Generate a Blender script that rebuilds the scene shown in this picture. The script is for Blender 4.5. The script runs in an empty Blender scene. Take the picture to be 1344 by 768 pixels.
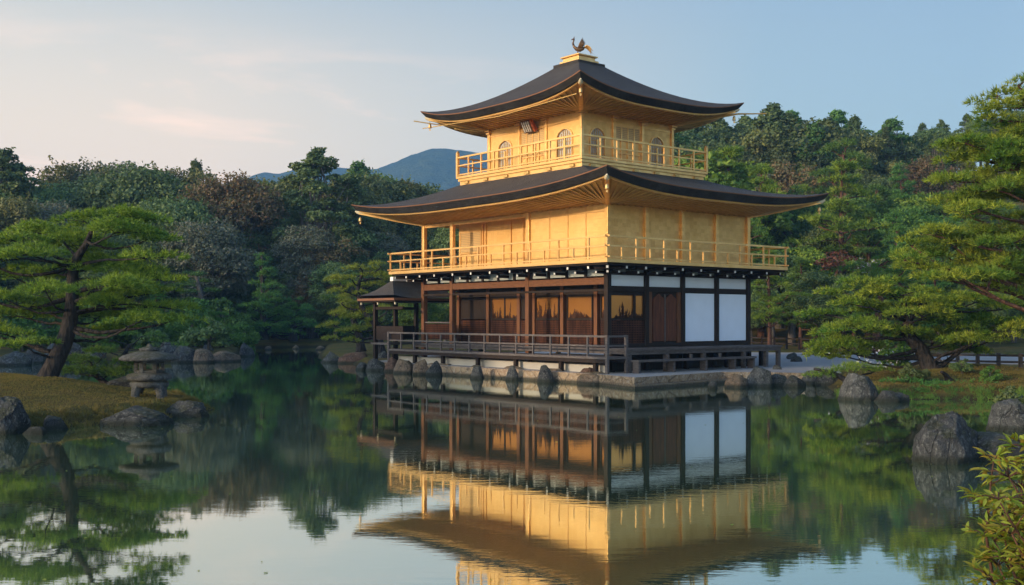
import bpy, bmesh, math, random
import numpy as np
from mathutils import Vector, Matrix, noise as mnoise
R = math.radians
scene = bpy.context.scene
col = scene.collection

# ---------------------------------------------------------------- camera, sky, sun, exposure
FPX, HOR, CAMH = 1423.0, 419.0, 2.2
cam_d = bpy.data.cameras.new("camera"); cam = bpy.data.objects.new("camera", cam_d); col.objects.link(cam)
cam.location = (0, 0, CAMH); cam.rotation_euler = (R(90), 0, 0)
cam_d.sensor_width = 36; cam_d.lens = 36*FPX/1344; cam_d.shift_y = (HOR-384)/1344
cam_d.clip_start = 0.05; cam_d.clip_end = 20000
scene.camera = cam
scene.render.resolution_x = 1024; scene.render.resolution_y = 585
scene.render.engine = 'CYCLES'
scene.cycles.max_bounces = 8; scene.cycles.transparent_max_bounces = 8; scene.cycles.volume_bounces = 0

SUN_AZ = math.atan2(-0.50, -1.0)      # direction towards the sun, measured from +X
SUN_EL = R(11)
world = bpy.data.worlds.new("World"); scene.world = world; world.use_nodes = True
wt = world.node_tree; wt.nodes.clear()
def N(t, kind, **kw):
    n = t.nodes.new(kind)
    for k, v in kw.items(): setattr(n, k, v)
    return n
def ln(t, a, b): t.links.new(a, b)
def math_n(t, op, a, b=None, clamp=False):
    n = N(t, 'ShaderNodeMath', operation=op); n.use_clamp = clamp
    for i, v in enumerate((a, b)):
        if v is None: continue
        if isinstance(v, (int, float)): n.inputs[i].default_value = v
        else: ln(t, v, n.inputs[i])
    return n.outputs[0]
def mixc(t, fac, a, b, mode='MIX'):
    n = N(t, 'ShaderNodeMix', data_type='RGBA', blend_type=mode)
    for i, v in ((0, fac), (6, a), (7, b)):
        if isinstance(v, (int, float)): n.inputs[i].default_value = v
        elif isinstance(v, tuple): n.inputs[i].default_value = (*v, 1) if len(v) == 3 else v
        else: ln(t, v, n.inputs[i])
    return n.outputs[2]
def ramp(t, fac, stops, interp='LINEAR'):
    n = N(t, 'ShaderNodeValToRGB'); n.color_ramp.interpolation = interp
    e = n.color_ramp.elements
    while len(e) < len(stops): e.new(0.5)
    for i, (p, c) in enumerate(stops):
        e[i].position = p; e[i].color = (*c, 1) if isinstance(c, tuple) else (c, c, c, 1)
    ln(t, fac, n.inputs[0]); return n.outputs[0]

sky = N(wt, 'ShaderNodeTexSky'); sky.sky_type = 'NISHITA'; sky.sun_disc = False
sky.sun_elevation = SUN_EL; sky.sun_rotation = math.pi/2 - SUN_AZ
sky.air_density = 1.2; sky.dust_density = 2.0; sky.ozone_density = 1.5
tc = N(wt, 'ShaderNodeTexCoord')
sx = N(wt, 'ShaderNodeSeparateXYZ'); ln(wt, tc.outputs['Generated'], sx.inputs[0])
# warm dusk band low on the left, thin clouds over it
elev = sx.outputs[2]
low = math_n(wt, 'SUBTRACT', 1.30, math_n(wt, 'MULTIPLY', math_n(wt, 'ABSOLUTE', elev), 4.0), True)
side = math_n(wt, 'MULTIPLY', math_n(wt, 'SUBTRACT', 0.22, sx.outputs[0]), 2.0, True)
warm = math_n(wt, 'MULTIPLY', low, side)
skyc = sky.outputs[0]
hsv = N(wt, 'ShaderNodeHueSaturation'); hsv.inputs['Saturation'].default_value = 0.80; ln(wt, skyc, hsv.inputs['Color'])
gside = math_n(wt, 'SUBTRACT', 0.5, math_n(wt, 'MULTIPLY', sx.outputs[0], 1.3), True)
skyc = mixc(wt, 1.0, hsv.outputs[0], mixc(wt, gside, (0.54, 0.575, 0.635), (1.06, 0.99, 0.90)), 'MULTIPLY')
skyc = mixc(wt, 1.0, skyc, ramp(wt, elev, [(0.25, (1, 1, 1)), (0.75, (0.72, 0.92, 1.35))]), 'MULTIPLY')
skyc = mixc(wt, math_n(wt, 'MULTIPLY', warm, 0.92), skyc, (5.3, 3.75, 2.45))
back = math_n(wt, 'MULTIPLY', math_n(wt, 'SUBTRACT', 0.15, sx.outputs[1]), 1.6, True)
skyc = mixc(wt, 1.0, skyc, mixc(wt, back, (1, 1, 1), (1.65, 1.95, 2.15)), 'MULTIPLY')
# clouds : direction projected on a high flat layer
zz = math_n(wt, 'ADD', math_n(wt, 'MAXIMUM', elev, 0.0), 0.10)
cx = math_n(wt, 'DIVIDE', sx.outputs[0], zz); cy = math_n(wt, 'DIVIDE', sx.outputs[1], zz)
cv = N(wt, 'ShaderNodeCombineXYZ'); ln(wt, cx, cv.inputs[0]); ln(wt, cy, cv.inputs[1])
mp = N(wt, 'ShaderNodeMapping'); mp.inputs['Rotation'].default_value = (0, 0, R(35)); mp.inputs['Scale'].default_value = (0.55, 0.9, 1); mp.inputs['Location'].default_value = (3.1, 1.7, 0)
ln(wt, cv.outputs[0], mp.inputs[0])
cn = N(wt, 'ShaderNodeTexNoise'); cn.inputs['Scale'].default_value = 1.1; cn.inputs['Detail'].default_value = 7; cn.inputs['Roughness'].default_value = 0.62; cn.inputs['Distortion'].default_value = 0.6
ln(wt, mp.outputs[0], cn.inputs['Vector'])
cl = ramp(wt, cn.outputs[0], [(0.51, 0.0), (0.62, 1.0)])
lowc = math_n(wt, 'SUBTRACT', 1.35, math_n(wt, 'MULTIPLY', elev, 5.2), True)
cside = math_n(wt, 'MULTIPLY', math_n(wt, 'SUBTRACT', 0.12, sx.outputs[0]), 4.0, True)
cfac = math_n(wt, 'MULTIPLY', math_n(wt, 'MULTIPLY', cl, lowc), math_n(wt, 'MULTIPLY', cside, 0.85))
skyc = mixc(wt, cfac, skyc, (6.6, 4.2, 2.9))
bg = N(wt, 'ShaderNodeBackground'); bg.inputs[1].default_value = 0.15
ln(wt, skyc, bg.inputs[0])
wo = N(wt, 'ShaderNodeOutputWorld'); ln(wt, bg.outputs[0], wo.inputs[0])

sun_d = bpy.data.lights.new("sun", 'SUN'); sun_d.energy = 1.65; sun_d.angle = R(1.2); sun_d.color = (1.0, 0.74, 0.48)
sun = bpy.data.objects.new("sun", sun_d); col.objects.link(sun)
sd = Vector((math.cos(SUN_AZ)*math.cos(SUN_EL), math.sin(SUN_AZ)*math.cos(SUN_EL), math.sin(SUN_EL)))
sun.rotation_euler = sd.to_track_quat('Z', 'Y').to_euler()

vs = scene.view_settings; vs.view_transform = 'Standard'; vs.look = 'None'; vs.gamma = 1; vs.use_curve_mapping = False
vs.exposure = 1.06

# ---------------------------------------------------------------- helpers
def at(u, v, Y):                       # point of the place seen at photo pixel (u,v), Y metres away
    return Vector(((u-672)/FPX*Y, Y, CAMH+(HOR-v)/FPX*Y))
def wl(u, v):                          # point on the water surface
    Y = CAMH*FPX/(v-HOR); return Vector(((u-672)/FPX*Y, Y, 0))
def tag(o, label=None, cat=None, group=None, kind=None):
    if label: o['label'] = label
    if cat: o['category'] = cat
    if group: o['group'] = group
    if kind: o['kind'] = kind
    return o
def empty(name, loc=(0, 0, 0), rz=0, label=None, cat=None, group=None):
    o = bpy.data.objects.new(name, None); col.objects.link(o); o.location = loc; o.rotation_euler = (0, 0, rz)
    o.empty_display_size = 0.2
    return tag(o, label, cat, group)
def link(name, me, mats, parent=None, smooth=False):
    o = bpy.data.objects.new(name, me); col.objects.link(o)
    for m in (mats if isinstance(mats, (list, tuple)) else [mats]): me.materials.append(m)
    if parent: o.parent = parent
    if smooth: me.polygons.foreach_set('use_smooth', [True]*len(me.polygons))
    return o
CHILD = {}
def copy_tree(root):
    c = root.copy(); col.objects.link(c)
    for ch in root.children:
        d = ch.copy(); col.objects.link(d); d.parent = c
        for g in ch.children:
            e = g.copy(); col.objects.link(e); e.parent = d
    return c
class MB:
    def __init__(s): s.v = []; s.f = []
    def box(s, x0, x1, y0, y1, z0, z1):
        b = len(s.v)
        s.v += [(x0,y0,z0),(x1,y0,z0),(x1,y1,z0),(x0,y1,z0),(x0,y0,z1),(x1,y0,z1),(x1,y1,z1),(x0,y1,z1)]
        s.f += [tuple(b+i for i in q) for q in ((3,2,1,0),(4,5,6,7),(0,1,5,4),(1,2,6,5),(2,3,7,6),(3,0,4,7))]
        return s
    def bar(s, p, q, w, h):             # box beam from p to q, w wide, h high
        p = Vector(p); q = Vector(q); d = (q-p).normalized()
        sdv = d.cross(Vector((0,0,1)))
        if sdv.length < 1e-4: sdv = Vector((1,0,0))
        sdv.normalize(); up = sdv.cross(d)
        b = len(s.v)
        for c in (p, q):
            for a, e in ((-1,-1),(1,-1),(1,1),(-1,1)): s.v.append(tuple(c+sdv*a*w/2+up*e*h/2))
        s.f += [tuple(b+i for i in f) for f in ((0,1,2,3),(7,6,5,4),(0,4,5,1),(1,5,6,2),(2,6,7,3),(3,7,4,0))]
        return s
    def tube(s, pts, rad, n=8, cap=True, sq=1.0):
        pts = [Vector(p) for p in pts]; b0 = len(s.v)
        up = Vector((0,0,1))
        for i, p in enumerate(pts):
            d = (pts[min(i+1,len(pts)-1)]-pts[max(i-1,0)]).normalized()
            a = d.cross(Vector((0.13,0.97,0.2)));
            if a.length < 1e-3: a = d.cross(Vector((1,0,0)))
            a.normalize(); c = a.cross(d); r = rad[i] if isinstance(rad, (list,tuple)) else rad
            for k in range(n):
                t = 2*math.pi*k/n
                s.v.append(tuple(p+a*math.cos(t)*r+c*math.sin(t)*r*sq))
        for i in range(len(pts)-1):
            for k in range(n):
                k2 = (k+1)%n; o = b0+i*n
                s.f.append((o+k, o+k2, o+n+k2, o+n+k))
        if cap:
            s.f.append(tuple(b0+k for k in range(n))[::-1]); s.f.append(tuple(b0+(len(pts)-1)*n+k for k in range(n)))
        return s
    def lathe(s, prof, n=24, c=(0,0,0), rot=0.0):
        b0 = len(s.v)
        for r, z in prof:
            for k in range(n):
                t = 2*math.pi*k/n+rot; s.v.append((c[0]+r*math.cos(t), c[1]+r*math.sin(t), c[2]+z))
        for i in range(len(prof)-1):
            for k in range(n):
                k2 = (k+1)%n; o = b0+i*n; s.f.append((o+k, o+k2, o+n+k2, o+n+k))
        s.f.append(tuple(b0+k for k in range(n))[::-1]); s.f.append(tuple(b0+(len(prof)-1)*n+k for k in range(n)))
        return s
    def prism(s, poly, fn, t0, t1):     # poly of 2D points; fn(a,b,t) -> 3D
        b = len(s.v); n = len(poly)
        for t in (t0, t1): s.v += [tuple(fn(p[0], p[1], t)) for p in poly]
        s.f.append(tuple(b+i for i in range(n))[::-1]); s.f.append(tuple(b+n+i for i in range(n)))
        for i in range(n):
            j = (i+1)%n; s.f.append((b+i, b+j, b+n+j, b+n+i))
        return s
    def grid(s, pts, flip=False):       # rows of points
        b = len(s.v); r = len(pts); c = len(pts[0])
        for row in pts: s.v += [tuple(p) for p in row]
        for i in range(r-1):
            for j in range(c-1):
                q = (b+i*c+j, b+i*c+j+1, b+(i+1)*c+j+1, b+(i+1)*c+j); s.f.append(q[::-1] if flip else q)
        return s
    def mesh(s, name):
        me = bpy.data.meshes.new(name); me.from_pydata(s.v, [], s.f)
        bm = bmesh.new(); bm.from_mesh(me); bmesh.ops.recalc_face_normals(bm, faces=bm.faces); bm.to_mesh(me); bm.free()
        return me
    def build(s, name, mat, parent=None, smooth=False, bevel=0):
        o = link(name, s.mesh(name), mat, parent, smooth)
        if bevel:
            m = o.modifiers.new('bevel', 'BEVEL'); m.width = bevel; m.segments = 2; m.limit_method = 'ANGLE'
        return o

# ---------------------------------------------------------------- materials
MATS = {}
def mat(name, fn):
    m = bpy.data.materials.new(name); m.use_nodes = True; t = m.node_tree; t.nodes.clear()
    out = N(t, 'ShaderNodeOutputMaterial'); fn(t, out); MATS[name] = m; return m
def P(t, out, colr, rough=0.6, metal=0.0, spec=0.5):
    p = N(t, 'ShaderNodeBsdfPrincipled')
    for k, v in (('Base Color', colr), ('Roughness', rough), ('Metallic', metal), ('Specular IOR Level', spec)):
        if isinstance(v, tuple): p.inputs[k].default_value = (*v, 1)
        elif isinstance(v, (int, float)): p.inputs[k].default_value = v
        else: ln(t, v, p.inputs[k])
    ln(t, p.outputs[0], out.inputs[0]); return p
def co(t, scale=(1,1,1), kind='Object', rot=(0,0,0)):
    c = N(t, 'ShaderNodeTexCoord'); m = N(t, 'ShaderNodeMapping'); m.inputs['Scale'].default_value = scale; m.inputs['Rotation'].default_value = rot
    ln(t, c.outputs[kind], m.inputs[0]); return m.outputs[0]
def nz(t, vec, scale, detail=4, rough=0.55, dist=0.0):
    n = N(t, 'ShaderNodeTexNoise'); n.inputs['Scale'].default_value = scale; n.inputs['Detail'].default_value = detail
    n.inputs['Roughness'].default_value = rough; n.inputs['Distortion'].default_value = dist; ln(t, vec, n.inputs['Vector']); return n.outputs[0]
def bump(t, p, h, strength=0.3, dist=0.02):
    b = N(t, 'ShaderNodeBump'); b.inputs['Strength'].default_value = strength; b.inputs['Distance'].default_value = dist
    ln(t, h, b.inputs['Height']); ln(t, b.outputs[0], p.inputs['Normal'])

def _gold(c1, c2, metal, r0, board=0.0):
    def f(t, out):
        v = co(t); a = nz(t, v, 1.3, 5); b = nz(t, v, 14, 4)
        c = mixc(t, ramp(t, a, [(0.35, 0.0), (0.7, 1.0)]), c1, c2)
        sn = N(t, 'ShaderNodeVectorMath', operation='SNAP'); ln(t, co(t, (1, 1, 1)), sn.inputs[0]); sn.inputs[1].default_value = (0.21, 0.21, 0.14)
        wn = N(t, 'ShaderNodeTexWhiteNoise'); ln(t, sn.outputs[0], wn.inputs['Vector'])
        c = mixc(t, math_n(t, 'MULTIPLY', wn.outputs['Value'], 0.30), c, (c2[0]*0.62, c2[1]*0.56, c2[2]*0.5))
        c = mixc(t, math_n(t, 'MULTIPLY', b, 0.35), c, (c2[0]*0.6, c2[1]*0.55, c2[2]*0.5))
        p = P(t, out, c, math_n(t, 'ADD', math_n(t, 'MULTIPLY', wn.outputs['Value'], 0.12), math_n(t, 'ADD', math_n(t, 'MULTIPLY', b, 0.25), r0-0.08)), metal)
        w = nz(t, co(t, (0.6, 0.6, 14)), 1.0, 3)
        h = math_n(t, 'ADD', math_n(t, 'MULTIPLY', b, 0.3), math_n(t, 'MULTIPLY', w, board)); bump(t, p, h, 0.35, 0.02)
    return f
GOLD = mat('gold_leaf', _gold((0.88, 0.555, 0.22), (0.78, 0.46, 0.15), 0.6, 0.28, 0.4))
GOLDP = mat('gold_leaf_panel', _gold((0.84, 0.54, 0.20), (0.74, 0.45, 0.14), 0.5, 0.36, 1.2))
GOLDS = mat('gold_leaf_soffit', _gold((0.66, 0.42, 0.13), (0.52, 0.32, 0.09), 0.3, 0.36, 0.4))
def _pane(t, out):
    v = co(t); a = nz(t, v, 0.9, 3)
    p = P(t, out, mixc(t, a, (0.64, 0.30, 0.085), (0.46, 0.17, 0.04)), 0.22, 0.7)
PANE = mat('amber_reflection_pane', _pane)  # amber sunset reflection put into the base colour
def _wood(c1, c2, rough=0.6, scale=(6, 6, 0.6)):
    def f(t, out):
        v = co(t, scale); a = nz(t, v, 3.0, 6, 0.65); b = nz(t, co(t), 1.1, 3)
        c = mixc(t, ramp(t, a, [(0.3, 0.0), (0.7, 1.0)]), c1, c2)
        c = mixc(t, math_n(t, 'MULTIPLY', b, 0.4), c, tuple(x*0.5 for x in c1))
        p = P(t, out, c, rough, 0, 0.16); bump(t, p, a, 0.4, 0.01)
    return f
WOODB = mat('dark_wood', _wood((0.030, 0.017, 0.011), (0.014, 0.009, 0.007)))
WOODR = mat('brown_wood', _wood((0.19, 0.078, 0.033), (0.095, 0.036, 0.017)))
WOODRH = mat('brown_beam_wood', _wood((0.19, 0.078, 0.033), (0.095, 0.036, 0.017), 0.6, (1.2, 1.2, 8)))
WOODG = mat('weathered_wood', _wood((0.145, 0.12, 0.108), (0.055, 0.043, 0.037), 0.7, (1.5, 1.5, 9)))
DOORW = mat('red_brown_door_wood', _wood((0.16, 0.05, 0.02), (0.05, 0.018, 0.01), 0.55, (5, 5, 0.5)))
def _lat(t, out):
    c = N(t, 'ShaderNodeTexCoord'); s = N(t, 'ShaderNodeSeparateXYZ'); ln(t, c.outputs['Object'], s.inputs[0])
    def tri(o, k): return math_n(t, 'FRACT', math_n(t, 'MULTIPLY', o, k))
    g1 = math_n(t, 'GREATER_THAN', tri(s.outputs[2], 12.0), 0.45)
    g2 = math_n(t, 'GREATER_THAN', tri(math_n(t, 'ADD', s.outputs[0], s.outputs[1]), 12.0), 0.45)
    g = math_n(t, 'MULTIPLY', g1, g2)
    vv = ramp(t, nz(t, co(t, (2.5, 2.5, 0.5)), 1.6, 4, 0.6), [(0.35, 0.0), (0.65, 1.0)])
    p = P(t, out, mixc(t, g, mixc(t, vv, (0.085, 0.030, 0.014), (0.026, 0.010, 0.006)), (0.012, 0.006, 0.004)), 0.7, 0, 0.08); bump(t, p, g, -0.8, 0.02)
LATB = mat('brown_lattice', _lat)
def _latg(t, out):
    c = N(t, 'ShaderNodeTexCoord'); s = N(t, 'ShaderNodeSeparateXYZ'); ln(t, c.outputs['Object'], s.inputs[0])
    g1 = math_n(t, 'GREATER_THAN', math_n(t, 'FRACT', math_n(t, 'MULTIPLY', s.outputs[2], 14.0)), 0.5)
    g2 = math_n(t, 'GREATER_THAN', math_n(t, 'FRACT', math_n(t, 'MULTIPLY', math_n(t, 'ADD', s.outputs[0], s.outputs[1]), 14.0)), 0.5)
    g = math_n(t, 'MULTIPLY', g1, g2)
    p = P(t, out, mixc(t, g, (0.55, 0.36, 0.14), (0.22, 0.15, 0.09)), 0.5, 0.2); bump(t, p, g, -0.6, 0.02)
LATG = mat('gilt_lattice', _latg)
def _plaster(c):
    def f(t, out):
        v = co(t); a = nz(t, v, 2.0, 5)
        p = P(t, out, mixc(t, a, c, tuple(x*0.86 for x in c)), 0.8, 0, 0.2); bump(t, p, nz(t, v, 30, 3), 0.1, 0.005)
    return f
WHITE = mat('white_plaster', _plaster((0.77, 0.81, 0.87)))
UMBER = mat('dark_umber_reflection', _plaster((0.055, 0.022, 0.010)))  # flat colour for the tree reflections modelled on the panes
LIME = mat('lime_band', _plaster((0.40, 0.37, 0.33)))
GREYP = mat('grey_plaster', _plaster((0.34, 0.36, 0.34)))
CAPG = mat('pale_gilt_cap', _plaster((0.62, 0.52, 0.34)))
CAPW = mat('white_paint', _plaster((0.78, 0.76, 0.72)))
def _shin(c1, c2):
    def f(t, out):
        c = N(t, 'ShaderNodeTexCoord'); a = nz(t, co(t, (1.2, 1.2, 16)), 1.5, 8, 0.8); b = nz(t, co(t), 0.9, 6, 0.7); d = nz(t, co(t), 26, 3, 0.7)
        cc = mixc(t, a, c1, c2); cc = mixc(t, ramp(t, b, [(0.4, 0.0), (0.75, 0.45)]), cc, (0.11, 0.10, 0.085))
        p = P(t, out, cc, 0.72, 0, 0.35)
        s = N(t, 'ShaderNodeSeparateXYZ'); ln(t, c.outputs['Object'], s.inputs[0])
        saw = math_n(t, 'FRACT', math_n(t, 'MULTIPLY', s.outputs[2], 11.0))
        h = math_n(t, 'ADD', math_n(t, 'MULTIPLY', saw, 0.4), math_n(t, 'MULTIPLY', d, 0.9)); bump(t, p, h, 1.0, 0.10)
    return f
SHIN = mat('cypress_bark_shingles', _shin((0.095, 0.073, 0.056), (0.018, 0.017, 0.016)))
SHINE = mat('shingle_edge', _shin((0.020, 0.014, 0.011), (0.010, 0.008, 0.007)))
COPPER = mat('copper_edge', lambda t, o: P(t, o, (0.20, 0.085, 0.04), 0.5, 0.3))
BRONZE = mat('aged_bronze', _gold((0.22, 0.12, 0.055), (0.11, 0.06, 0.03), 0.6, 0.35))
def _stone(c1, c2, c3, moss=0.35, sc=1.0, wet=True):
    def f(t, out):
        v = co(t); a = nz(t, v, 1.6*sc, 8, 0.65); b = nz(t, v, 9*sc, 6, 0.7); d = nz(t, v, 34*sc, 4, 0.7)
        c = mixc(t, ramp(t, a, [(0.36, 0.0), (0.62, 1.0)]), c1, c2)
        c = mixc(t, ramp(t, b, [(0.50, 0.0), (0.66, 0.85)]), c, c3)
        c = mixc(t, ramp(t, d, [(0.50, 0.0), (0.66, 0.7)]), c, tuple(x*0.35 for x in c2))
        vo = N(t, 'ShaderNodeTexVoronoi', feature='DISTANCE_TO_EDGE'); vo.inputs['Scale'].default_value = 2.2*sc; ln(t, mixc(t, 0.25, v, nz(t, v, 4*sc, 3)), vo.inputs['Vector'])
        crack = ramp(t, vo.outputs['Distance'], [(0.0, 1.0), (0.035, 0.0)]); c = mixc(t, math_n(t, 'MULTIPLY', crack, 0.6), c, tuple(x*0.3 for x in c2))
        g = N(t, 'ShaderNodeNewGeometry'); s = N(t, 'ShaderNodeSeparateXYZ'); ln(t, g.outputs['Normal'], s.inputs[0])
        mm = math_n(t, 'MULTIPLY', ramp(t, math_n(t, 'ADD', math_n(t, 'MULTIPLY', s.outputs[2], 0.35), a), [(0.66, 0.0), (0.82, 1.0)]), moss)
        c = mixc(t, mm, c, (0.085, 0.09, 0.022))
        if wet:                                                   # algae line just above the water
            sp = N(t, 'ShaderNodeSeparateXYZ'); ln(t, g.outputs['Position'], sp.inputs[0])
            w = ramp(t, math_n(t, 'ADD', sp.outputs[2], math_n(t, 'MULTIPLY', b, -0.12)), [(0.0, 1.0), (0.09, 0.0)])
            c = mixc(t, math_n(t, 'MULTIPLY', w, 0.85), c, (0.022, 0.026, 0.015))
        p = P(t, out, c, 0.85, 0, 0.25); bump(t, p, math_n(t, 'SUBTRACT', math_n(t, 'ADD', b, math_n(t, 'MULTIPLY', d, 0.6)), math_n(t, 'MULTIPLY', crack, 0.5)), 1.0, 0.09)
    return f
ROCKG = mat('grey_rock', _stone((0.125, 0.122, 0.112), (0.050, 0.052, 0.050), (0.27, 0.27, 0.24)))
ROCKD = mat('dark_rock', _stone((0.085, 0.085, 0.080), (0.030, 0.031, 0.032), (0.22, 0.22, 0.20), 0.35))
ROCKT = mat('tan_rock', _stone((0.27, 0.18, 0.105), (0.12, 0.085, 0.058), (0.34, 0.28, 0.21), 0.25))
ROCKR = mat('red_brown_rock', _stone((0.18, 0.095, 0.06), (0.10, 0.058, 0.04), (0.24, 0.17, 0.12), 0.1))
LANT = mat('lantern_granite', _stone((0.18, 0.175, 0.16), (0.08, 0.08, 0.072), (0.27, 0.26, 0.235), 0.35, 2.5, False))
KERB = mat('ledge_stone', _stone((0.44, 0.31, 0.18), (0.30, 0.20, 0.12), (0.55, 0.46, 0.35), 0.1))
def _gravel(t, out):
    v = co(t); a = nz(t, v, 0.5, 4); b = nz(t, v, 40, 3, 0.8)
    c = mixc(t, a, (0.30, 0.27, 0.24), (0.42, 0.39, 0.35)); c = mixc(t, math_n(t, 'MULTIPLY', b, 0.6), c, (0.17, 0.155, 0.14))
    p = P(t, out, c, 0.9, 0, 0.2); bump(t, p, b, 0.7, 0.02)
GRAVEL = mat('pale_gravel', _gravel)
def _ground(t, out):
    v = co(t); a = nz(t, v, 0.35, 6, 0.6); b = nz(t, v, 2.2, 7, 0.7); d = nz(t, v, 22, 4, 0.75)
    c = mixc(t, ramp(t, b, [(0.38, 0.0), (0.62, 1.0)]), (0.15, 0.12, 0.028), (0.055, 0.075, 0.016))
    c = mixc(t, ramp(t, a, [(0.42, 0.0), (0.60, 0.75)]), c, (0.17, 0.105, 0.032))
    c = mixc(t, math_n(t, 'MULTIPLY', d, 0.7), c, (0.035, 0.03, 0.012))
    g = N(t, 'ShaderNodeNewGeometry'); sp = N(t, 'ShaderNodeSeparateXYZ'); ln(t, g.outputs['Position'], sp.inputs[0])
    w = ramp(t, math_n(t, 'ADD', sp.outputs[2], math_n(t, 'MULTIPLY', b, -0.15)), [(0.0, 1.0), (0.10, 0.0)])
    c = mixc(t, math_n(t, 'MULTIPLY', w, 0.8), c, (0.03, 0.026, 0.014))
    p = P(t, out, c, 0.95, 0, 0.1); bump(t, p, math_n(t, 'ADD', math_n(t, 'MULTIPLY', b, 1.0), d), 0.9, 0.06)
GROUND = mat('mossy_ground', _ground)
def _hillm(t, out):
    v = co(t, (1, 1, 1)); a = nz(t, v, 0.012, 8, 0.7); b = nz(t, v, 0.09, 5, 0.7)
    c = mixc(t, ramp(t, a, [(0.4, 0.0), (0.6, 1.0)]), (0.035, 0.055, 0.025), (0.07, 0.085, 0.03))
    c = mixc(t, ramp(t, b, [(0.45, 0.0), (0.6, 0.7)]), c, (0.015, 0.025, 0.012))
    p = P(t, out, c, 0.95, 0, 0.1); bump(t, p, b, 1.0, 12)
HILLM = mat('wooded_hillside', _hillm)
def _water(t, out):
    v = co(t, (0.35, 1.0, 1)); a = nz(t, v, 1.1, 3, 0.5, 0.3); b = nz(t, co(t, (0.5, 1.6, 1)), 5.5, 3, 0.6); big = nz(t, co(t, (0.12, 0.2, 1)), 0.5, 3)
    h = math_n(t, 'ADD', math_n(t, 'MULTIPLY', a, 0.6), math_n(t, 'MULTIPLY', b, 0.22))
    h = math_n(t, 'MULTIPLY', h, ramp(t, big, [(0.40, 0.25), (0.60, 1.15)]))
    bp = N(t, 'ShaderNodeBump'); bp.inputs['Strength'].default_value = 0.42; bp.inputs['Distance'].default_value = 0.007; ln(t, h, bp.inputs['Height'])
    g = N(t, 'ShaderNodeBsdfGlossy'); g.inputs['Roughness'].default_value = 0.018; g.inputs['Color'].default_value = (0.90, 0.96, 0.91, 1); ln(t, bp.outputs[0], g.inputs['Normal'])
    d = N(t, 'ShaderNodeBsdfDiffuse'); ln(t, mixc(t, nz(t, co(t), 0.35, 4), (0.058, 0.094, 0.046), (0.080, 0.116, 0.055)), d.inputs['Color'])
    fr = N(t, 'ShaderNodeLayerWeight'); fr.inputs['Blend'].default_value = 0.5; ln(t, bp.outputs[0], fr.inputs['Normal'])
    m = N(t, 'ShaderNodeMixShader'); ln(t, math_n(t, 'MAXIMUM', math_n(t, 'POWER', fr.outputs['Facing'], 1.25), 0.05), m.inputs[0]); ln(t, d.outputs[0], m.inputs[1]); ln(t, g.outputs[0], m.inputs[2]); ln(t, m.outputs[0], out.inputs[0])
WATER = mat('pond_water', _water)
def _bark(c1, c2):
    def f(t, out):
        v = co(t, (5, 5, 1.6)); a = nz(t, v, 2.2, 7, 0.7); vr = N(t, 'ShaderNodeTexVoronoi'); vr.inputs['Scale'].default_value = 2.5; ln(t, v, vr.inputs['Vector'])
        c = mixc(t, ramp(t, a, [(0.35, 0.0), (0.65, 1.0)]), c1, c2)
        p = P(t, out, c, 0.9, 0, 0.15); bump(t, p, math_n(t, 'ADD', a, vr.outputs['Distance']), 1.0, 0.04)
    return f
BARKD = mat('dark_pine_bark', _bark((0.048, 0.040, 0.036), (0.015, 0.013, 0.012)))
BARKR = mat('red_pine_bark', _bark((0.13, 0.065, 0.042), (0.055, 0.030, 0.022)))
BARKG = mat('grey_bark', _bark((0.16, 0.14, 0.12), (0.07, 0.06, 0.05)))
def _leaf(c1, c2, c3, trans=0.3, nsc=0.8, ovar=0.35):
    def f(t, out):
        g = N(t, 'ShaderNodeNewGeometry'); oi = N(t, 'ShaderNodeObjectInfo'); v = co(t)
        a = nz(t, v, nsc, 4, 0.6)
        c = mixc(t, ramp(t, a, [(0.38, 0.0), (0.62, 1.0)]), c1, c2)
        c = mixc(t, math_n(t, 'POWER', g.outputs['Random Per Island'], 2.0), c, c3)
        h = N(t, 'ShaderNodeHueSaturation'); ln(t, c, h.inputs['Color'])
        ln(t, math_n(t, 'ADD', 0.5-0.04*ovar, math_n(t, 'MULTIPLY', oi.outputs['Random'], 0.06*ovar)), h.inputs['Hue'])
        ln(t, math_n(t, 'ADD', 1-ovar*0.5, math_n(t, 'MULTIPLY', oi.outputs['Random'], ovar)), h.inputs['Value'])
        d = N(t, 'ShaderNodeBsdfPrincipled'); d.inputs['Roughness'].default_value = 0.6; d.inputs['Specular IOR Level'].default_value = 0.25; ln(t, h.outputs[0], d.inputs['Base Color'])
        tr = N(t, 'ShaderNodeBsdfTranslucent'); ln(t, mixc(t, 1.0, h.outputs[0], (1.2, 1.25, 0.6), 'MULTIPLY'), tr.inputs['Color'])
        m = N(t, 'ShaderNodeMixShader'); m.inputs[0].default_value = trans
        ln(t, d.outputs[0], m.inputs[1]); ln(t, tr.outputs[0], m.inputs[2]); ln(t, m.outputs[0], out.inputs[0])
    return f
L_PINE = mat('pine_needles', _leaf((0.13, 0.22, 0.030), (0.32, 0.40, 0.05), (0.05, 0.11, 0.02), 0.35, 1.1, 0.1))
L_PINEY = mat('yellow_green_pine_needles', _leaf((0.11, 0.22, 0.025), (0.38, 0.41, 0.045), (0.045, 0.10, 0.016), 0.35, 0.9, 0.1))
L_PINED = mat('deep_green_pine_needles', _leaf((0.066, 0.168, 0.043), (0.144, 0.276, 0.054), (0.034, 0.084, 0.026), 0.3, 0.7, 0.4))
L_BROAD = mat('dark_broad_leaves', _leaf((0.091, 0.137, 0.047), (0.156, 0.202, 0.058), (0.044, 0.078, 0.031), 0.25, 0.5, 0.6))
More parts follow.
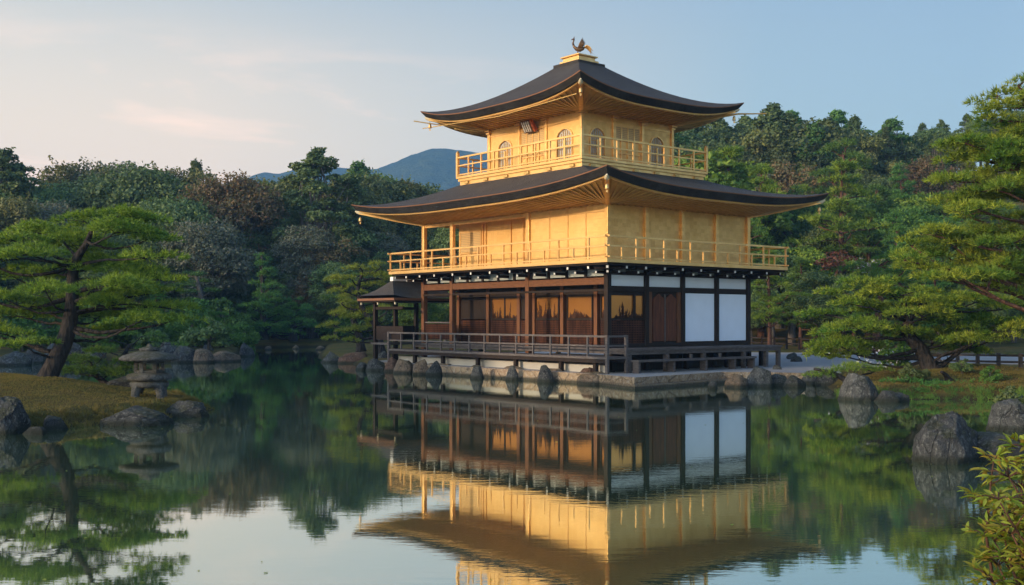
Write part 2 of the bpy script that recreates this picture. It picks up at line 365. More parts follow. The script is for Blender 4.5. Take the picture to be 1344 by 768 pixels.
L_OLIVE = mat('olive_broad_leaves', _leaf((0.161, 0.178, 0.052), (0.218, 0.201, 0.063), (0.069, 0.086, 0.029), 0.25, 0.5, 0.5))
L_RUST = mat('rust_tinged_leaves', _leaf((0.172, 0.132, 0.057), (0.098, 0.115, 0.044), (0.207, 0.115, 0.052), 0.25, 0.45, 0.4))
L_GREY = mat('grey_green_leaves', _leaf((0.138, 0.161, 0.098), (0.092, 0.115, 0.067), (0.196, 0.178, 0.121), 0.25, 0.5, 0.4))
L_FRESH = mat('fresh_green_leaves', _leaf((0.085, 0.18, 0.035), (0.16, 0.26, 0.045), (0.04, 0.09, 0.022), 0.35, 0.7, 0.3))
L_YELL = mat('yellow_green_leaves', _leaf((0.20, 0.25, 0.035), (0.32, 0.34, 0.05), (0.09, 0.13, 0.02), 0.35, 0.7, 0.2))
L_RED = mat('red_maple_leaves', _leaf((0.15, 0.045, 0.028), (0.09, 0.05, 0.028), (0.17, 0.07, 0.04), 0.35, 1.5, 0.2))
L_NEAR = mat('shrub_leaves', _leaf((0.15, 0.26, 0.03), (0.30, 0.38, 0.05), (0.34, 0.22, 0.035), 0.4, 3.0, 0.2))
PETAL = mat('white_petals', _plaster((0.6, 0.6, 0.62)))
PETALG = mat('greyish_petals', _plaster((0.30, 0.30, 0.31)))

# ---------------------------------------------------------------- the setting
POND = [(-22,2),(1.2,2.2),(2.6,4.4),(5.2,8.2),(7.6,12.5),(8.4,17),(9.9,20),(10.9,23),(13.2,28),(13.3,29.6),(10.2,29.7),(9.5,31),(10.5,36.5),
        (8,38.5),(5,38.5),(4,39),(-1.0,44.5),(-4.6,48),(-6.4,46.6),(-8.4,56),(-11.0,61.5),(-14.8,86),(-20.5,84),(-17.6,70),(-15.1,58.6),
        (-17.7,55.3),(-26,55),(-35,54),(-36,34),(-22,33.5),(-13,33.2),(-10.6,31.2),(-8.6,28.8),(-7.3,26.4),(-7.6,24),(-8.9,22.1),(-10,20.9),(-14,20),(-24,19)]
TPL = [(-0.10,0.5),(-0.22,5),(-0.30,9),(-0.24,13.6),(0.3,14.9),(2.5,16),(9,22),(17,20),(31,2),(24,-6.2),(13.8,-3.5),(9.4,-2.6),(6.9,-4.4),(6.0,-4.2),(5.4,-2.6),(4.2,-1.42),(-0.72,-1.95)]
_p = np.array(POND, float); _q = np.roll(_p, -1, 0)
def poly_sd(X, Y, _p, _q):              # signed distance, positive outside
    X = np.asarray(X, float); Y = np.asarray(Y, float)
    d = np.full(X.shape, 1e9); ins = np.zeros(X.shape, bool)
    for (ax, ay), (bx, by) in zip(_p, _q):
        ex, ey = bx-ax, by-ay; t = np.clip(((X-ax)*ex+(Y-ay)*ey)/(ex*ex+ey*ey), 0, 1)
        d = np.minimum(d, np.hypot(X-ax-t*ex, Y-ay-t*ey))
        c = ((ay > Y) != (by > Y)); xi = ax+(Y-ay)*ex/(ey if abs(ey) > 1e-9 else 1e-9)
        ins ^= c & (X < xi)
    return np.where(ins, -d, d)
def pond_sd(X, Y): return poly_sd(X, Y, _p, _q)      # positive on land
TP_W = np.array([(3.1792+x*0.7719-y*0.63575, 36.1919+x*0.63575+y*0.7719) for x, y in TPL]); TP_Q = np.roll(TP_W, -1, 0)
def sst(x, a, b): t = np.clip((x-a)/(b-a), 0, 1); return t*t*(3-2*t)
def wob(X, Y, s): return np.sin(X*s*1.3+Y*s*.7+1.3)*np.sin(Y*s*1.1-X*s*.4+.5)+.5*np.sin(X*s*2.9+2)*np.sin(Y*s*3.1+1)
def terr(X, Y):
    X = np.asarray(X, float); Y = np.asarray(Y, float)
    sd = pond_sd(X, Y)+0.12*wob(X, Y, 3.0)
    z = np.where(sd > 0, 0.34*sst(sd, 0, 0.7)+0.0, -1.2*sst(-sd, -0.05, 1.6))
    land = sst(sd, 0.3, 4)
    z = z+land*(0.10+0.08*wob(X, Y, 0.5))
    isl = np.exp(-(((X+13.5)/4.5)**2+((Y-26.5)/4.0)**2)); z = z+land*0.38*isl                       # mossy rise under the left pine
    z = z+sst(sd, .5, 3)*0.25*np.exp(-(((X-14)/4)**2+((Y-33.5)/3.5)**2))
    far = sst(Y, 72, 135); z = z+far*3.0*sst(sd, 0, 20)
    hill = sst(X-0.02*Y, 12, 52)*sst(Y, 64, 122)*12.5; z = z+hill
    right = sst(X, 26, 60)*sst(Y, 15, 70)*4; z = z+right
    z = z+sst(-X, 36, 80)*2.0*sst(sd, 2, 20)
    z = z+sst(Y, 122, 165)*9*(1-sst(X, 0, 40))+sst(-X, 62, 110)*7*sst(Y, -20, 30)
    far2 = sst(np.hypot(X, Y), 190, 420); z = z*(1-far2)+far2*(12+4.0*wob(X, Y, 0.01))
    ts = poly_sd(X, Y, TP_W, TP_Q); z = np.where(ts < 0.15, np.minimum(z, 0.20), z)
    return z
def axis(lo, a, b, hi, step, n):
    l = -np.geomspace(1, abs(lo-a)+1, n)[::-1]+1+a; r = np.geomspace(1, hi-b+1, n)-1+b
    return np.concatenate([l[:-1], np.arange(a, b, step), r[0:]])
gx = axis(-840, -46, 40, 640, 0.4, 34); gy = axis(-140, 0, 92, 2040, 0.4, 40)
GX, GY = np.meshgrid(gx, gy); GZ = terr(GX, GY)
def np_mesh(name, V, F, smooth=False):
    """V (n,3) F (m,k) same-size polygons"""
    me = bpy.data.meshes.new(name); V = np.ascontiguousarray(V, dtype=np.float32); F = np.ascontiguousarray(F, dtype=np.int32); m, k = F.shape
    me.vertices.add(len(V)); me.vertices.foreach_set('co', V.ravel())
    me.loops.add(m*k); me.loops.foreach_set('vertex_index', F.ravel())
    me.polygons.add(m); me.polygons.foreach_set('loop_start', np.arange(m, dtype=np.int32)*k); 
    if smooth: me.polygons.foreach_set('use_smooth', np.ones(m, bool))
    me.update(calc_edges=True); me.validate(); return me
nr, nc = GX.shape; idx = np.arange(nr*nc).reshape(nr, nc)
F_ = np.stack([idx[:-1,:-1].ravel(), idx[:-1,1:].ravel(), idx[1:,1:].ravel(), idx[1:,:-1].ravel()], 1)
ground = link('ground', np_mesh('ground', np.stack([GX.ravel(), GY.ravel(), GZ.ravel()], 1), F_, True), GROUND); tag(ground, 'mossy brown and green ground round the pond', kind='structure')
def gz(x, y): return float(terr(np.array([x]), np.array([y]))[0])

w = MB(); w.v = [(-38, 1, 0), (16, 1, 0), (16, 90, 0), (-38, 90, 0)]; w.f = [(0, 1, 2, 3)]
water = w.build('water', WATER); tag(water, 'still green pond reflecting the pavilion and sky', kind='structure')

# far blue ridge (real hills a kilometre and more away)
def ridge(name, prof, Y, depth, seed, zb=1):
    us = np.linspace(prof[0][0], prof[-1][0], 150); vs_ = np.interp(us, [p[0] for p in prof], [p[1] for p in prof])
    rng = np.random.default_rng(seed); k = np.convolve(rng.normal(size=len(us)+12), np.ones(3)/3, 'same')[6:-6]
    rows = []
    X = (us-672)/FPX*Y; top = CAMH+(HOR-vs_)/FPX*Y+k*Y*0.0006
    nt = 22
    V = []
    for j in range(2*nt+1):
        t = j/nt-1.0                                    # -1 front foot, 0 crest, 1 back foot
        h = np.cos(np.clip(abs(t), 0, 1)*math.pi/2)**1.3
        n = np.array([mnoise.fractal(Vector((x*0.004, t*2.2, seed)), 1.0, 2.0, 5) for x in X])
        V.append(np.stack([X*(1+0.12*t), Y+t*depth+n*depth*0.10, zb+(top-zb)*h*(1+n*0.20*abs(t)*1.5)], 1))
    V = np.concatenate(V); nc = len(us); nr = 2*nt+1; idx = np.arange(nr*nc).reshape(nr, nc)
    F = np.stack([idx[:-1,:-1].ravel(), idx[:-1,1:].ravel(), idx[1:,1:].ravel(), idx[1:,:-1].ravel()], 1)
    o = link(name, np_mesh(name, V, F, True), HILLM); tag(o, kind='structure'); return o
m1 = ridge('mountain', [(90,300),(200,280),(290,258),(340,232),(352,229),(368,231),(388,226),(408,224),(425,222),(450,222),(475,224),(500,224),(520,216),(545,205),(566,199),(590,198),(615,201),(650,206),(720,215),(820,232),(960,262),(1040,300)], 1500, 420, 3)
tag(m1, 'blue wooded mountain ridge far behind the woods')

# haze: even, thin air between the camera and the far ridge
hz = MB().box(-850, 650, -150, 2060, -2.4, 250)
def _haze(t, out):
    v = N(t, 'ShaderNodeVolumePrincipled'); v.inputs['Color'].default_value = (0.26, 0.58, 1.0, 1); v.inputs['Density'].default_value = 0.00036; v.inputs['Anisotropy'].default_value = 0.0
    ln(t, v.outputs[0], out.inputs['Volume'])
HAZE = mat('thin_haze', _haze)
hazeo = hz.build('haze', HAZE); tag(hazeo, 'thin bluish air over the whole place', kind='stuff')

# pavilion frame of reference: x along its right-hand face, y along its left-hand face
BA = math.atan2(0.63574528, 0.77189892); BO = Vector((3.1792, 36.1919, 0))
bx_ = Vector((math.cos(BA), math.sin(BA), 0)); by_ = Vector((-math.sin(BA), math.cos(BA), 0))
def B(x, y, z=0): return BO+bx_*x+by_*y+Vector((0, 0, z))
def inv(X, Y): d = Vector((X, Y, 0))-BO; return d.dot(bx_), d.dot(by_)

# stone terrace (court) with ledge
def tw(pts, z): return [tuple(B(x, y, z)) for x, y in pts]
TZ = 0.36
t_ = MB(); t_.prism(TPL, lambda a, b, z: B(a, b, z), -1.0, TZ)
terrace = t_.build('terrace', [GRAVEL, KERB]); tag(terrace, 'pale gravel court on a low stone platform', kind='structure')
for pl in terrace.data.polygons:
    pl.material_index = 0 if pl.normal.z > 0.9 else 1
lg = MB(); lg.prism([(-0.05,0.6),(-0.95,-2.2),(4.55,-1.75),(4.55,-1.0),(-0.2,-1.5),(0.3,0.6)], lambda a, b, z: B(a, b, z), -1.0, 0.12)
ledge = lg.build('terrace_ledge', KERB); tag(ledge, 'lower stone ledge along the water at the terrace corner', kind='structure')

# ---------------------------------------------------------------- the pavilion
pav = empty('golden_pavilion', BO, BA, 'three-storey gold-leafed temple pavilion with curved dark shingled roofs standing at the pond edge', 'temple pavilion')
def part(name, mb, m, parent=None, label=None, **k):
    o = mb.build(name, m, parent or pav, **k)
    if label: o['label'] = label
    return o
WX0, WX1, WY0, WY1 = 1.15, 8.84, 1.15, 12.30        # outer walls
RX, RY = 2.0, 11.0                                    # recessed room walls on the left-hand face

def roof(name, ex0, ex1, ey0, ey1, tx0, tx1, ty0, ty1, ztop, zmid, lift, wall, zwall, thick, pw, steep, bulge=0.0):
    root = None
    ns, nt = 41, 16
    corners_e = [(ex0,ey0),(ex1,ey0),(ex1,ey1),(ex0,ey1)]; corners_t = [(tx0,ty0),(tx1,ty0),(tx1,ty1),(tx0,ty1)]
    wx0, wx1, wy0, wy1 = wall; corners_w = [(wx0,wy0),(wx1,wy0),(wx1,wy1),(wx0,wy1)]
    def L(a, b, t): return (a[0]+(b[0]-a[0])*t, a[1]+(b[1]-a[1])*t)
    def eave(k, s, dz=0, ins=0.0):
        p = L(corners_e[k], corners_e[(k+1)%4], s)
        cxm, cym = (ex0+ex1)/2, (ey0+ey1)/2
        px = cxm+(p[0]-cxm)*(1-ins/((ex1-ex0)/2)); py = cym+(p[1]-cym)*(1-ins/((ey1-ey0)/2))
        return (px, py, zmid+lift*abs(2*s-1)**pw+dz)
    top = MB(); edge = MB(); cop = MB(); sof = MB(); brd = MB(); raf = MB()
    for k in range(4):
        rows = []
        for j in range(nt+1):
            t = j/nt; g = 1-(1-t)**steep
            row = []
            for i in range(ns):
                s = i/(ns-1)
                a = L(corners_t[k], corners_t[(k+1)%4], s); e = eave(k, s)
                x = a[0]+(e[0]-a[0])*t; y = a[1]+(e[1]-a[1])*t
                row.append((x, y, ztop+(zmid-ztop)*g+lift*abs(2*s-1)**pw*t**2.6))
            rows.append(row)
        top.grid(rows)
        E0 = [eave(k, i/(ns-1)) for i in range(ns)]
        E1 = [eave(k, i/(ns-1), -0.038, 0.008) for i in range(ns)]
        E2 = [eave(k, i/(ns-1), -thick, 0.16) for i in range(ns)]
        E3 = [eave(k, i/(ns-1), -thick-0.004, 0.30) for i in range(ns)]
        cop.grid([E0, E1]); edge.grid([E1, E2, E3])
        b0 = [eave(k, i/(ns-1), -thick-0.006, 0.24) for i in range(ns)]; b1 = [eave(k, i/(ns-1), -thick-0.062, 0.25) for i in range(ns)]; b2 = [eave(k, i/(ns-1), -thick-0.064, 0.40) for i in range(ns)]
        brd.grid([b0, b1, b2])
        rows = []
        for j in range(7):
            t = j/6; row = []
            for i in range(ns):
                s = i/(ns-1); e = eave(k, s, -thick-0.03, 0.36); q = L(corners_w[k], corners_w[(k+1)%4], s)
                row.append((e[0]+(q[0]-e[0])*t, e[1]+(q[1]-e[1])*t, e[2]+(zwall-e[2])*(1-(1-t)**1.35)))
            rows.append(row)
        sof.grid(rows)
        nr_ = int((ex1-ex0 if k%2 == 0 else ey1-ey0)/0.30)
        for r_ in range(1, nr_):
            s = r_/nr_; pts = []
            for j in range(4):
                t = j/3; e = eave(k, s, -thick-0.03, 0.40)
                dlen = (ex1-ex0 if k%2 == 0 else ey1-ey0)
                wl_ = (wx1-wx0 if k%2 == 0 else wy1-wy0)
                off = (dlen-wl_)/2
                pos = s*dlen
                wp = min(max((pos-off)/wl_, 0), 1)
                q = L(corners_w[k], corners_w[(k+1)%4], wp)
                pts.append((e[0]+(q[0]-e[0])*t, e[1]+(q[1]-e[1])*t, e[2]+(zwall-e[2])*(1-(1-t)**1.35)-0.035))
            for j in range(3): raf.bar(pts[j], pts[j+1], 0.07, 0.035)
    r = part(name, top, SHIN, smooth=True)
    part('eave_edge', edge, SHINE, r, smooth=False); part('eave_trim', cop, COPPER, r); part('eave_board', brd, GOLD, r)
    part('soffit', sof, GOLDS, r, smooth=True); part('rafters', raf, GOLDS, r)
    for k in range(4):                                 # hip rafters with carved pale ends, bells under them
        e = Vector(eave(k, 0, -thick-0.10, 0.30)); q = Vector((*corners_w[k], zwall-0.02)); m_ = MB()
        mid = e.lerp(q, 0.5); mid.z -= 0.03
        m_.bar(e+(e-q).normalized()*0.05, mid, 0.15, 0.15); m_.bar(mid, q, 0.15, 0.16); part('hip_rafter', m_, GOLD, r)
        d = (e-q).normalized(); c = MB(); c.tube([e-d*0.1, e+d*0.06, e+d*0.16, e+d*0.24+Vector((0,0,.03))], [0.085, 0.085, 0.06, 0.03], 8); part('rafter_end', c, CAPG, r)
        bell_pts.append((e+d*0.02+Vector((0, 0, -0.10)), name))
    return r
bell_pts = []
roof_low = roof('lower_roof', -1.15, 11.0, -1.15, 14.5, 1.75, 8.2, 3.05, 10.25, 7.85, 6.70, 0.44, (WX0, WX1, WY0, WY1), 6.26, 0.27, 3.2, 1.30)
roof_top = roof('upper_roof', 0.46, 9.48, 1.81, 11.6, 4.35, 5.6, 6.05, 7.35, 12.60, 10.42, 0.50, (2.47, 7.48, 3.9, 9.47), 10.06, 0.25, 3.2, 1.42)
roof_low['label'] = 'wide lower roof over the second storey'; roof_top['label'] = 'smaller pyramid roof over the third storey'

# --- railings
def railing(path, zf, levels, posts, sub, m, endposts=(), w=0.055, parent=None, ext=0.0, short=True, name='railing'):
    """path: list of (x,y); rails at heights levels (last = top)"""
    root = MB()
    for p, q in zip(path[:-1], path[1:]):
        d = (Vector((*q, 0))-Vector((*p, 0))).normalized()*ext
        for i, z in enumerate(levels):
            ww = w*1.15 if i == len(levels)-1 else w*0.9
            root.bar(Vector((p[0], p[1], z))-d, Vector((q[0], q[1], z))+d, ww, ww+(0.001*(p[0] == q[0])))
    rt = part(name, root, m, parent)
    n = 0
    for p, q, cnt in posts:
        for i in range(cnt+1):
            if i == cnt and q is not None and (q, ) in endposts: continue
            t = i/cnt; x = p[0]+(q[0]-p[0])*t; y = p[1]+(q[1]-p[1])*t
            topz = levels[-1]-0.01 if (i % 2 == 0 or not short) else levels[-2]-0.01
            part('railing_post', MB().box(x-w*.5, x+w*.5, y-w*.5, y+w*.5, zf, topz), m, rt)
    return rt

# --- ground floor
def posts_at(lst, z0, z1, m, w=0.2, name='post'):
    for x, y in lst: part(name, MB().box(x-w/2, x+w/2, y-w/2, y+w/2, z0, z1), m, bevel=0.012)
posts_at([(WX0,5.4),(WX0,10.26),(WX0,WY1)], 0.36, 4.0, WOODR)
posts_at([(WX0,WY0),(3.06,WY0),(5.0,WY0),(6.93,WY0),(WX1,WY0),(WX1,WY1),(WX1,6.8)], 0.36, 4.02, WOODB, 0.19)
posts_at([(3.6,WY1),(6.2,WY1),(3.2,RY)], 0.36, 4.0, WOODB, 0.17)
# beams
part('lintel_beam', MB().box(WX0-0.08, WX0+0.08, WY0+0.10, WY1+0.05, 3.42, 3.66), WOODRH)
part('lintel_beam', MB().box(WX0+.1, WX1, WY1-0.08, WY1+0.08, 3.42, 3.66), WOODRH)
part('head_beam', MB().box(WX0-0.10, WX0+0.10, WY0+0.10, WY1, 3.18, 3.26), WOODB)
for z0, z1 in ((3.76, 3.86), (3.19, 3.37), (1.20, 1.34), (4.0, 4.08)):
    part('wall_beam', MB().box(WX0+0.1, WX1-0.09, WY0-0.07, WY0+0.07, z0, z1), WOODB)
part('sill_beam', MB().box(RX-0.09, RX+0.09, WY0+.1, RY, 1.12, 1.25), WOODB)
part('wall_beam', MB().box(WX0-0.07, WX0+0.07, WY0+0.1, WY1, 4.0, 4.08), WOODB)
# white plaster panels of the right-hand face
bays = [(WX0, 3.06), (3.06, 5.0), (5.0, 6.93), (6.93, WX1)]
for a, b in bays:
    part('plaster_panel', MB().box(a+0.095, b-0.095, WY0+0.01, WY0+0.05, 3.37, 3.76), WHITE)
    part('frieze_panel', MB().box(a+0.095, b-0.095, WY0+0.012, WY0+0.05, 3.86, 4.0), GREYP)
for a, b in bays[2:]:
    part('plaster_panel', MB().box(a+0.12, b-0.12, WY0-0.02, WY0+0.02, 1.37, 3.165), WHITE, bevel=0.006)
    part('panel_frame', MB().box(a+0.095, a+0.12, WY0-0.03, WY0+0.03, 1.34, 3.19).box(b-0.12, b-0.095, WY0-0.03, WY0+0.03, 1.34, 3.19), WOODB)
# double doors with cusped heads
def cusp(x0, x1, z0, z1):
    pts = [(x0, z0)]; n = 12; c = (x0+x1)/2
    for i in range(n+1):
        t = i/n; x = x0+(x1-x0)*t
        z = z1-0.20*abs(2*t-1)**2.2-0.05*(1-math.cos(4*math.pi*t))*0.5
        pts.append((x, z))
    pts.append((x1, z0)); return pts
dr = part('double_door', MB().box(3.20, 4.86, WY0+0.02, WY0+0.06, 1.34, 3.19), WOODB)
part('door_jamb', MB().box(3.155, 3.36, WY0-0.03, WY0+0.04, 1.34, 3.19), WOODR, dr); part('door_jamb', MB().box(4.72, 4.905, WY0-0.03, WY0+0.04, 1.34, 3.19), WOODR, dr)
for a, b in ((3.42, 4.01), (4.07, 4.66)):
    m_ = MB(); m_.prism(cusp(a, b, 1.40, 3.12), lambda x, z, t: (x, WY0-0.035+t, z), 0, 0.05)
    lf = part('door_leaf', m_, DOORW, dr)
part('door_edge', MB().box(4.015, 4.065, WY0-0.05, WY0+0.0, 1.36, 3.1), WOODG, dr)
# amber windows over brown lattice
def bay_window(p0, p1, axis, c, nm=2, mat_=PANE, lat=True, ext=None):
    """opening between p0..p1 along axis; c = plane coordinate"""
    def bx(a0, a1, d0, d1, z0, z1, mb=None):
        mb = mb or MB()
        return mb.box(a0, a1, c+d0, c+d1, z0, z1) if axis == 'x' else mb.box(c+d0, c+d1, a0, a1, z0, z1)
    w_ = part('window', bx(p0, p1, 0.01, 0.03, 2.22, 3.06), mat_)
    m_ = MB()
    for k in range(nm+1):
        q = p0+(p1-p0)*k/nm; q = min(max(q, p0+0.025), p1-0.025)
        bx(q-0.025, q+0.025, -0.03, 0.028, 2.24, 3.04, m_)
    bx(p0, p1, -0.035, 0.025, 3.04, 3.10, m_); bx(p0, p1, -0.035, 0.025, 2.17, 2.24, m_)
    part('window_frame', m_, WOODB, w_)
    rr_ = random.Random(int(p0*100)); tr_ = MB()          # tree reflections in the pane, put in as dark silhouettes
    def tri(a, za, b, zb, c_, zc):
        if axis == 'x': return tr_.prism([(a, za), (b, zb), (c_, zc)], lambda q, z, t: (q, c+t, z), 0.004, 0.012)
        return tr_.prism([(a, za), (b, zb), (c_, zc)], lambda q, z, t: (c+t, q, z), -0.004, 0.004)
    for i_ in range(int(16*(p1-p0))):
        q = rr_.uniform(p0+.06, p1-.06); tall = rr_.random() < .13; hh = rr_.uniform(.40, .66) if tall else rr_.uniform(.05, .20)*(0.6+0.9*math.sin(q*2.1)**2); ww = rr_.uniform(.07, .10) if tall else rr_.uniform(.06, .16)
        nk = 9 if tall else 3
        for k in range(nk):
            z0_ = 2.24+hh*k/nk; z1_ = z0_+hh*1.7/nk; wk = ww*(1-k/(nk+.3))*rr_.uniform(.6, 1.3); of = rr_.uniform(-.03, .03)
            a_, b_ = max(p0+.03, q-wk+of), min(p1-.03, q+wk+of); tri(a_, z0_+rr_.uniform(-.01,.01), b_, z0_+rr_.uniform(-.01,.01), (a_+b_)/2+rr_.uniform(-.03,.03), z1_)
    part('tree_reflections', tr_, UMBER, w_)
    if lat: part('lattice_panel', bx(p0, p1, -0.03, 0.02, 1.26, 2.165), LATB)
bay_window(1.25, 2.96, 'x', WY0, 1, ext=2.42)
part('window_mullion', MB().box(2.42, 2.50, WY0-0.05, WY0+0.04, 2.24, 3.1), WOODB)
part('transom', MB().box(WX0+.1, 3.0, WY0+.0, WY0+.05, 3.1, 3.19), WOODB)
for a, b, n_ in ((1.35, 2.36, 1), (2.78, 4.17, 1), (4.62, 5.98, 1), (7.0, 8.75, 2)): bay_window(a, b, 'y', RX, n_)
part('dark_shutter', MB().box(RX, RX+0.05, 9.13, 10.81, 2.2, 3.06), WOODB); part('lattice_panel', MB().box(RX-.02, RX+0.03, 9.13, 10.81, 1.26, 2.165), LATB)
part('lattice_panel', MB().box(RX-.03, RX+.02, 6.1, 6.9, 1.26, 2.165), LATB); part('wall_panel', MB().box(RX, RX+.05, 6.1, 6.9, 2.2, 3.1), WOODB)
for y in (1.40, 2.57, 4.4, 6.05, 6.95, 8.92, RY-0.06):
    part('inner_post', MB().box(RX-0.08, RX+0.08, y-0.09, y+0.09, 1.12, 3.9), WOODR)
part('transom_wall', MB().box(RX-0.03, RX+0.03, WY0+.1, RY, 3.10, 3.95), WOODB)
part('veranda_ceiling', MB().box(WX0+.08, RX+2.0, WY0+.06, WY1-.08, 3.93, 3.99), WOODB)
part('rear_wall', MB().box(WX1-0.03, WX1+0.03, WY0, WY1-1.3, 1.2, 4.0), WOODB)
part('end_wall', MB().box(RX+.08, WX1, RY-0.03, RY+0.03, 1.2, 3.95), LATB)
part('floor', MB().box(1.02, WX1+0.1, 1.16, 12.6, 1.08, 1.18), WOODG)
# open porch bay: low boarded fence
part('porch_parapet', MB().box(WX0-0.03, WX0+0.03, 10.36, WY1-0.1, 1.35, 2.0), LATB)
part('porch_parapet', MB().box(WX0+.1, WX1-.1, WY1-0.03, WY1+0.03, 1.35, 1.95), LATB)
part('porch_rail', MB().box(WX0-0.04, WX0+0.04, 10.36, WY1-0.1, 2.03, 2.09), WOODG)
# struts between lintel and balcony, plaster frieze of the left-hand face
yb = [1.25+i*(11.05-0.1)/11 for i in range(12)]
for i in range(11):
    part('frieze_panel', MB().box(WX0-0.02, WX0+0.02, yb[i]+0.09, yb[i+1]-0.09, 3.72, 3.99), GREYP)
for y in yb[1:-1]: part('strut', MB().box(WX0-0.05, WX0+0.05, y-0.05, y+0.05, 3.66, 4.0), WOODB)
# bracket arms with white-painted ends carrying the balcony
def bracket(p, d):
    p = Vector(p); d = Vector(d)
    b = MB(); b.bar(p-d*0.2, p+d*0.92+Vector((0,0,.0)), 0.11, 0.12); b.bar(p-d*0.2+Vector((0,0,-0.14)), p+d*0.55+Vector((0,0,-0.14)), 0.10, 0.11)
    s_ = Vector((-d.y, d.x, 0)); b.bar(p+d*0.5-s_*0.34+Vector((0,0,-.01)), p+d*0.5+s_*0.34+Vector((0,0,-.01)), 0.085, 0.085)
    o = part('bracket', b, WOODB)
    c = MB(); 
    e = p+d*0.922; c.bar(e, e+d*0.02, 0.075, 0.085); e = p+d*0.552+Vector((0,0,-0.14)); c.bar(e, e+d*0.02, 0.07, 0.075)
    part('bracket_end', c, CAPW, o)
zb_ = 4.0
for y in (2.2, 3.3, 4.4, 5.4, 6.6, 7.8, 9.0, 10.26, 11.3): bracket((WX0, y, zb_-0.02), (-1, 0, 0))
for x in (2.1, 3.06, 4.0, 5.0, 5.95, 6.93, 7.9): bracket((x, WY0, zb_-0.02), (0, -1, 0))
for (x, y), (dx, dy) in (((WX0,WY0),(-1,-1)), ((WX1,WY0),(1,-1)), ((WX0,WY1),(-1,1)), ((WX1,WY1),(1,1))):
    bracket((x, y, zb_-0.022), (dx*0.707*1.35, dy*0.707*1.35, 0)); bracket((x+dx*.0, y-0.0, zb_-0.018), (0, dy, 0)); bracket((x, y, zb_-0.026), (dx, 0, 0))

# --- second storey balcony and walls
bal = part('lower_balcony', MB().box(0.0, 9.88, 0.0, 13.32, 4.115, 4.235), GOLD)
part('balcony_joists', MB().box(0.10, 9.78, 0.10, 13.22, 4.05, 4.113), WOODB, bal)
X0, X1, Y0, Y1 = 0.06, 9.82, 0.06, 13.26
railing([(X1,Y0),(X0,Y0),(X0,Y1),(X1,Y1),(X1,Y0)], 4.235, (4.30, 4.67, 5.0),
        [((X0,Y0),(X1,Y0),14), ((X0,Y0+.9),(X0,Y1),16), ((X0+.7,Y1),(X1,Y1),13), ((X1,Y0+.8),(X1,Y1-.8),12)], None, GOLD, parent=bal, ext=0.14, name='railing')
# posts
for x, y in [(WX0,WY0),(3.06,WY0),(5.0,WY0),(6.93,WY0),(WX1,WY0),(WX0,5.4),(WX0,10.26),(WX0,WY1),(WX1,WY1),(WX1,6.7),(5,WY1)]:
    part('gilt_post', MB().box(x-0.085, x+0.085, y-0.085, y+0.085, 4.236, 6.24), GOLD, bevel=0.01)
for a, b in bays: part('gilt_wall_panel', MB().box(a+0.085, b-0.085, WY0+0.02, WY0+0.06, 4.236, 6.24), GOLDP)
for y in (3.05, 4.97): pass
ys = [WY0, 2.28, 3.23, 4.23, 5.4]
for a, b in zip(ys[:-1], ys[1:]): part('gilt_wall_panel', MB().box(WX0+0.02, WX0+0.06, a+(0.085 if a == WY0 else 0.03), b-(0.085 if b == 5.4 else 0.03), 4.236, 6.24), GOLDP)
for y in ys[1:-1]: part('panel_stile', MB().box(WX0-0.005, WX0+0.055, y-0.03, y+0.03, 4.236, 6.24), GOLD)
part('wall_rail', MB().box(WX0-.02, WX0+.018, WY0+.09, 5.31, 5.98, 6.05), GOLD)
part('head_beam', MB().box(WX0-0.05, WX0+0.05, 5.49, WY1-.09, 6.08, 6.22), GOLD)
part('gilt_side_wall', MB().box(WX0+0.09, RX, 5.36, 5.42, 4.236, 6.24), GOLDP)
part('gilt_recess_wall', MB().box(RX+0.03, RX+0.08, 5.42, RY, 4.236, 6.24), GOLDP)
for y in (5.75, 6.74, 7.52, 9.14, 9.33): part('panel_stile', MB().box(RX-0.02, RX+0.028, y-0.045, y+0.045, 4.236, 6.1), GOLD)
sh = part('shutter', MB().box(RX-0.01, RX+0.028, 9.42, 10.85, 5.0, 5.82), LATG)
part('shutter_frame', MB().box(RX-0.03, RX+0.028, 9.40, 9.46, 4.3, 5.88).box(RX-0.03, RX+0.028, 10.82, 10.9, 4.3, 5.88).box(RX-0.03, RX+0.028, 9.46, 10.82, 5.82, 5.89).box(RX-0.03, RX+0.028, 9.46, 10.82, 4.93, 4.99), GOLD, sh)
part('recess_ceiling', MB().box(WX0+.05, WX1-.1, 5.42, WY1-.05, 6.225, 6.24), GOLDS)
part('gilt_end_wall', MB().box(RX+0.08, WX1-.08, RY-0.05, RY, 4.236, 6.23), GOLDP)
part('gilt_rear_wall', MB().box(WX1-0.05, WX1, WY0+.09, RY, 4.236, 6.23), GOLDP)

# --- third storey
UX0, UX1, UY0, UY1 = 1.5, 8.42, 2.84, 10.45
pl = part('upper_balcony', MB().box(UX0-0.02, UX1+0.02, UY0-0.02, UY1+0.02, 8.04, 8.13).box(UX0+0.10, UX1-0.10, UY0+0.10, UY1-0.10, 7.4, 8.04), GOLD)
part('plinth_moulding', MB().box(UX0+0.04, UX1-0.04, UY0+0.04, UY1-0.04, 7.93, 8.037).box(UX0+.07, UX1-.07, UY0+.07, UY1-.07, 7.60, 7.75), GOLD, pl)
for i in range(6):
    y = UY0+0.6+i*(UY1-UY0-1.2)/5; part('plinth_block', MB().box(UX0+0.03, UX0+0.10, y-0.12, y+0.12, 7.80, 7.90), GOLDS, pl)
    x = UX0+0.6+i*(UX1-UX0-1.2)/5; part('plinth_block', MB().box(x-0.12, x+0.12, UY0+0.03, UY0+0.10, 7.80, 7.90), GOLDS, pl)
a0, a1, b0, b1 = UX0+.03, UX1-.03, UY0+.03, UY1-.03
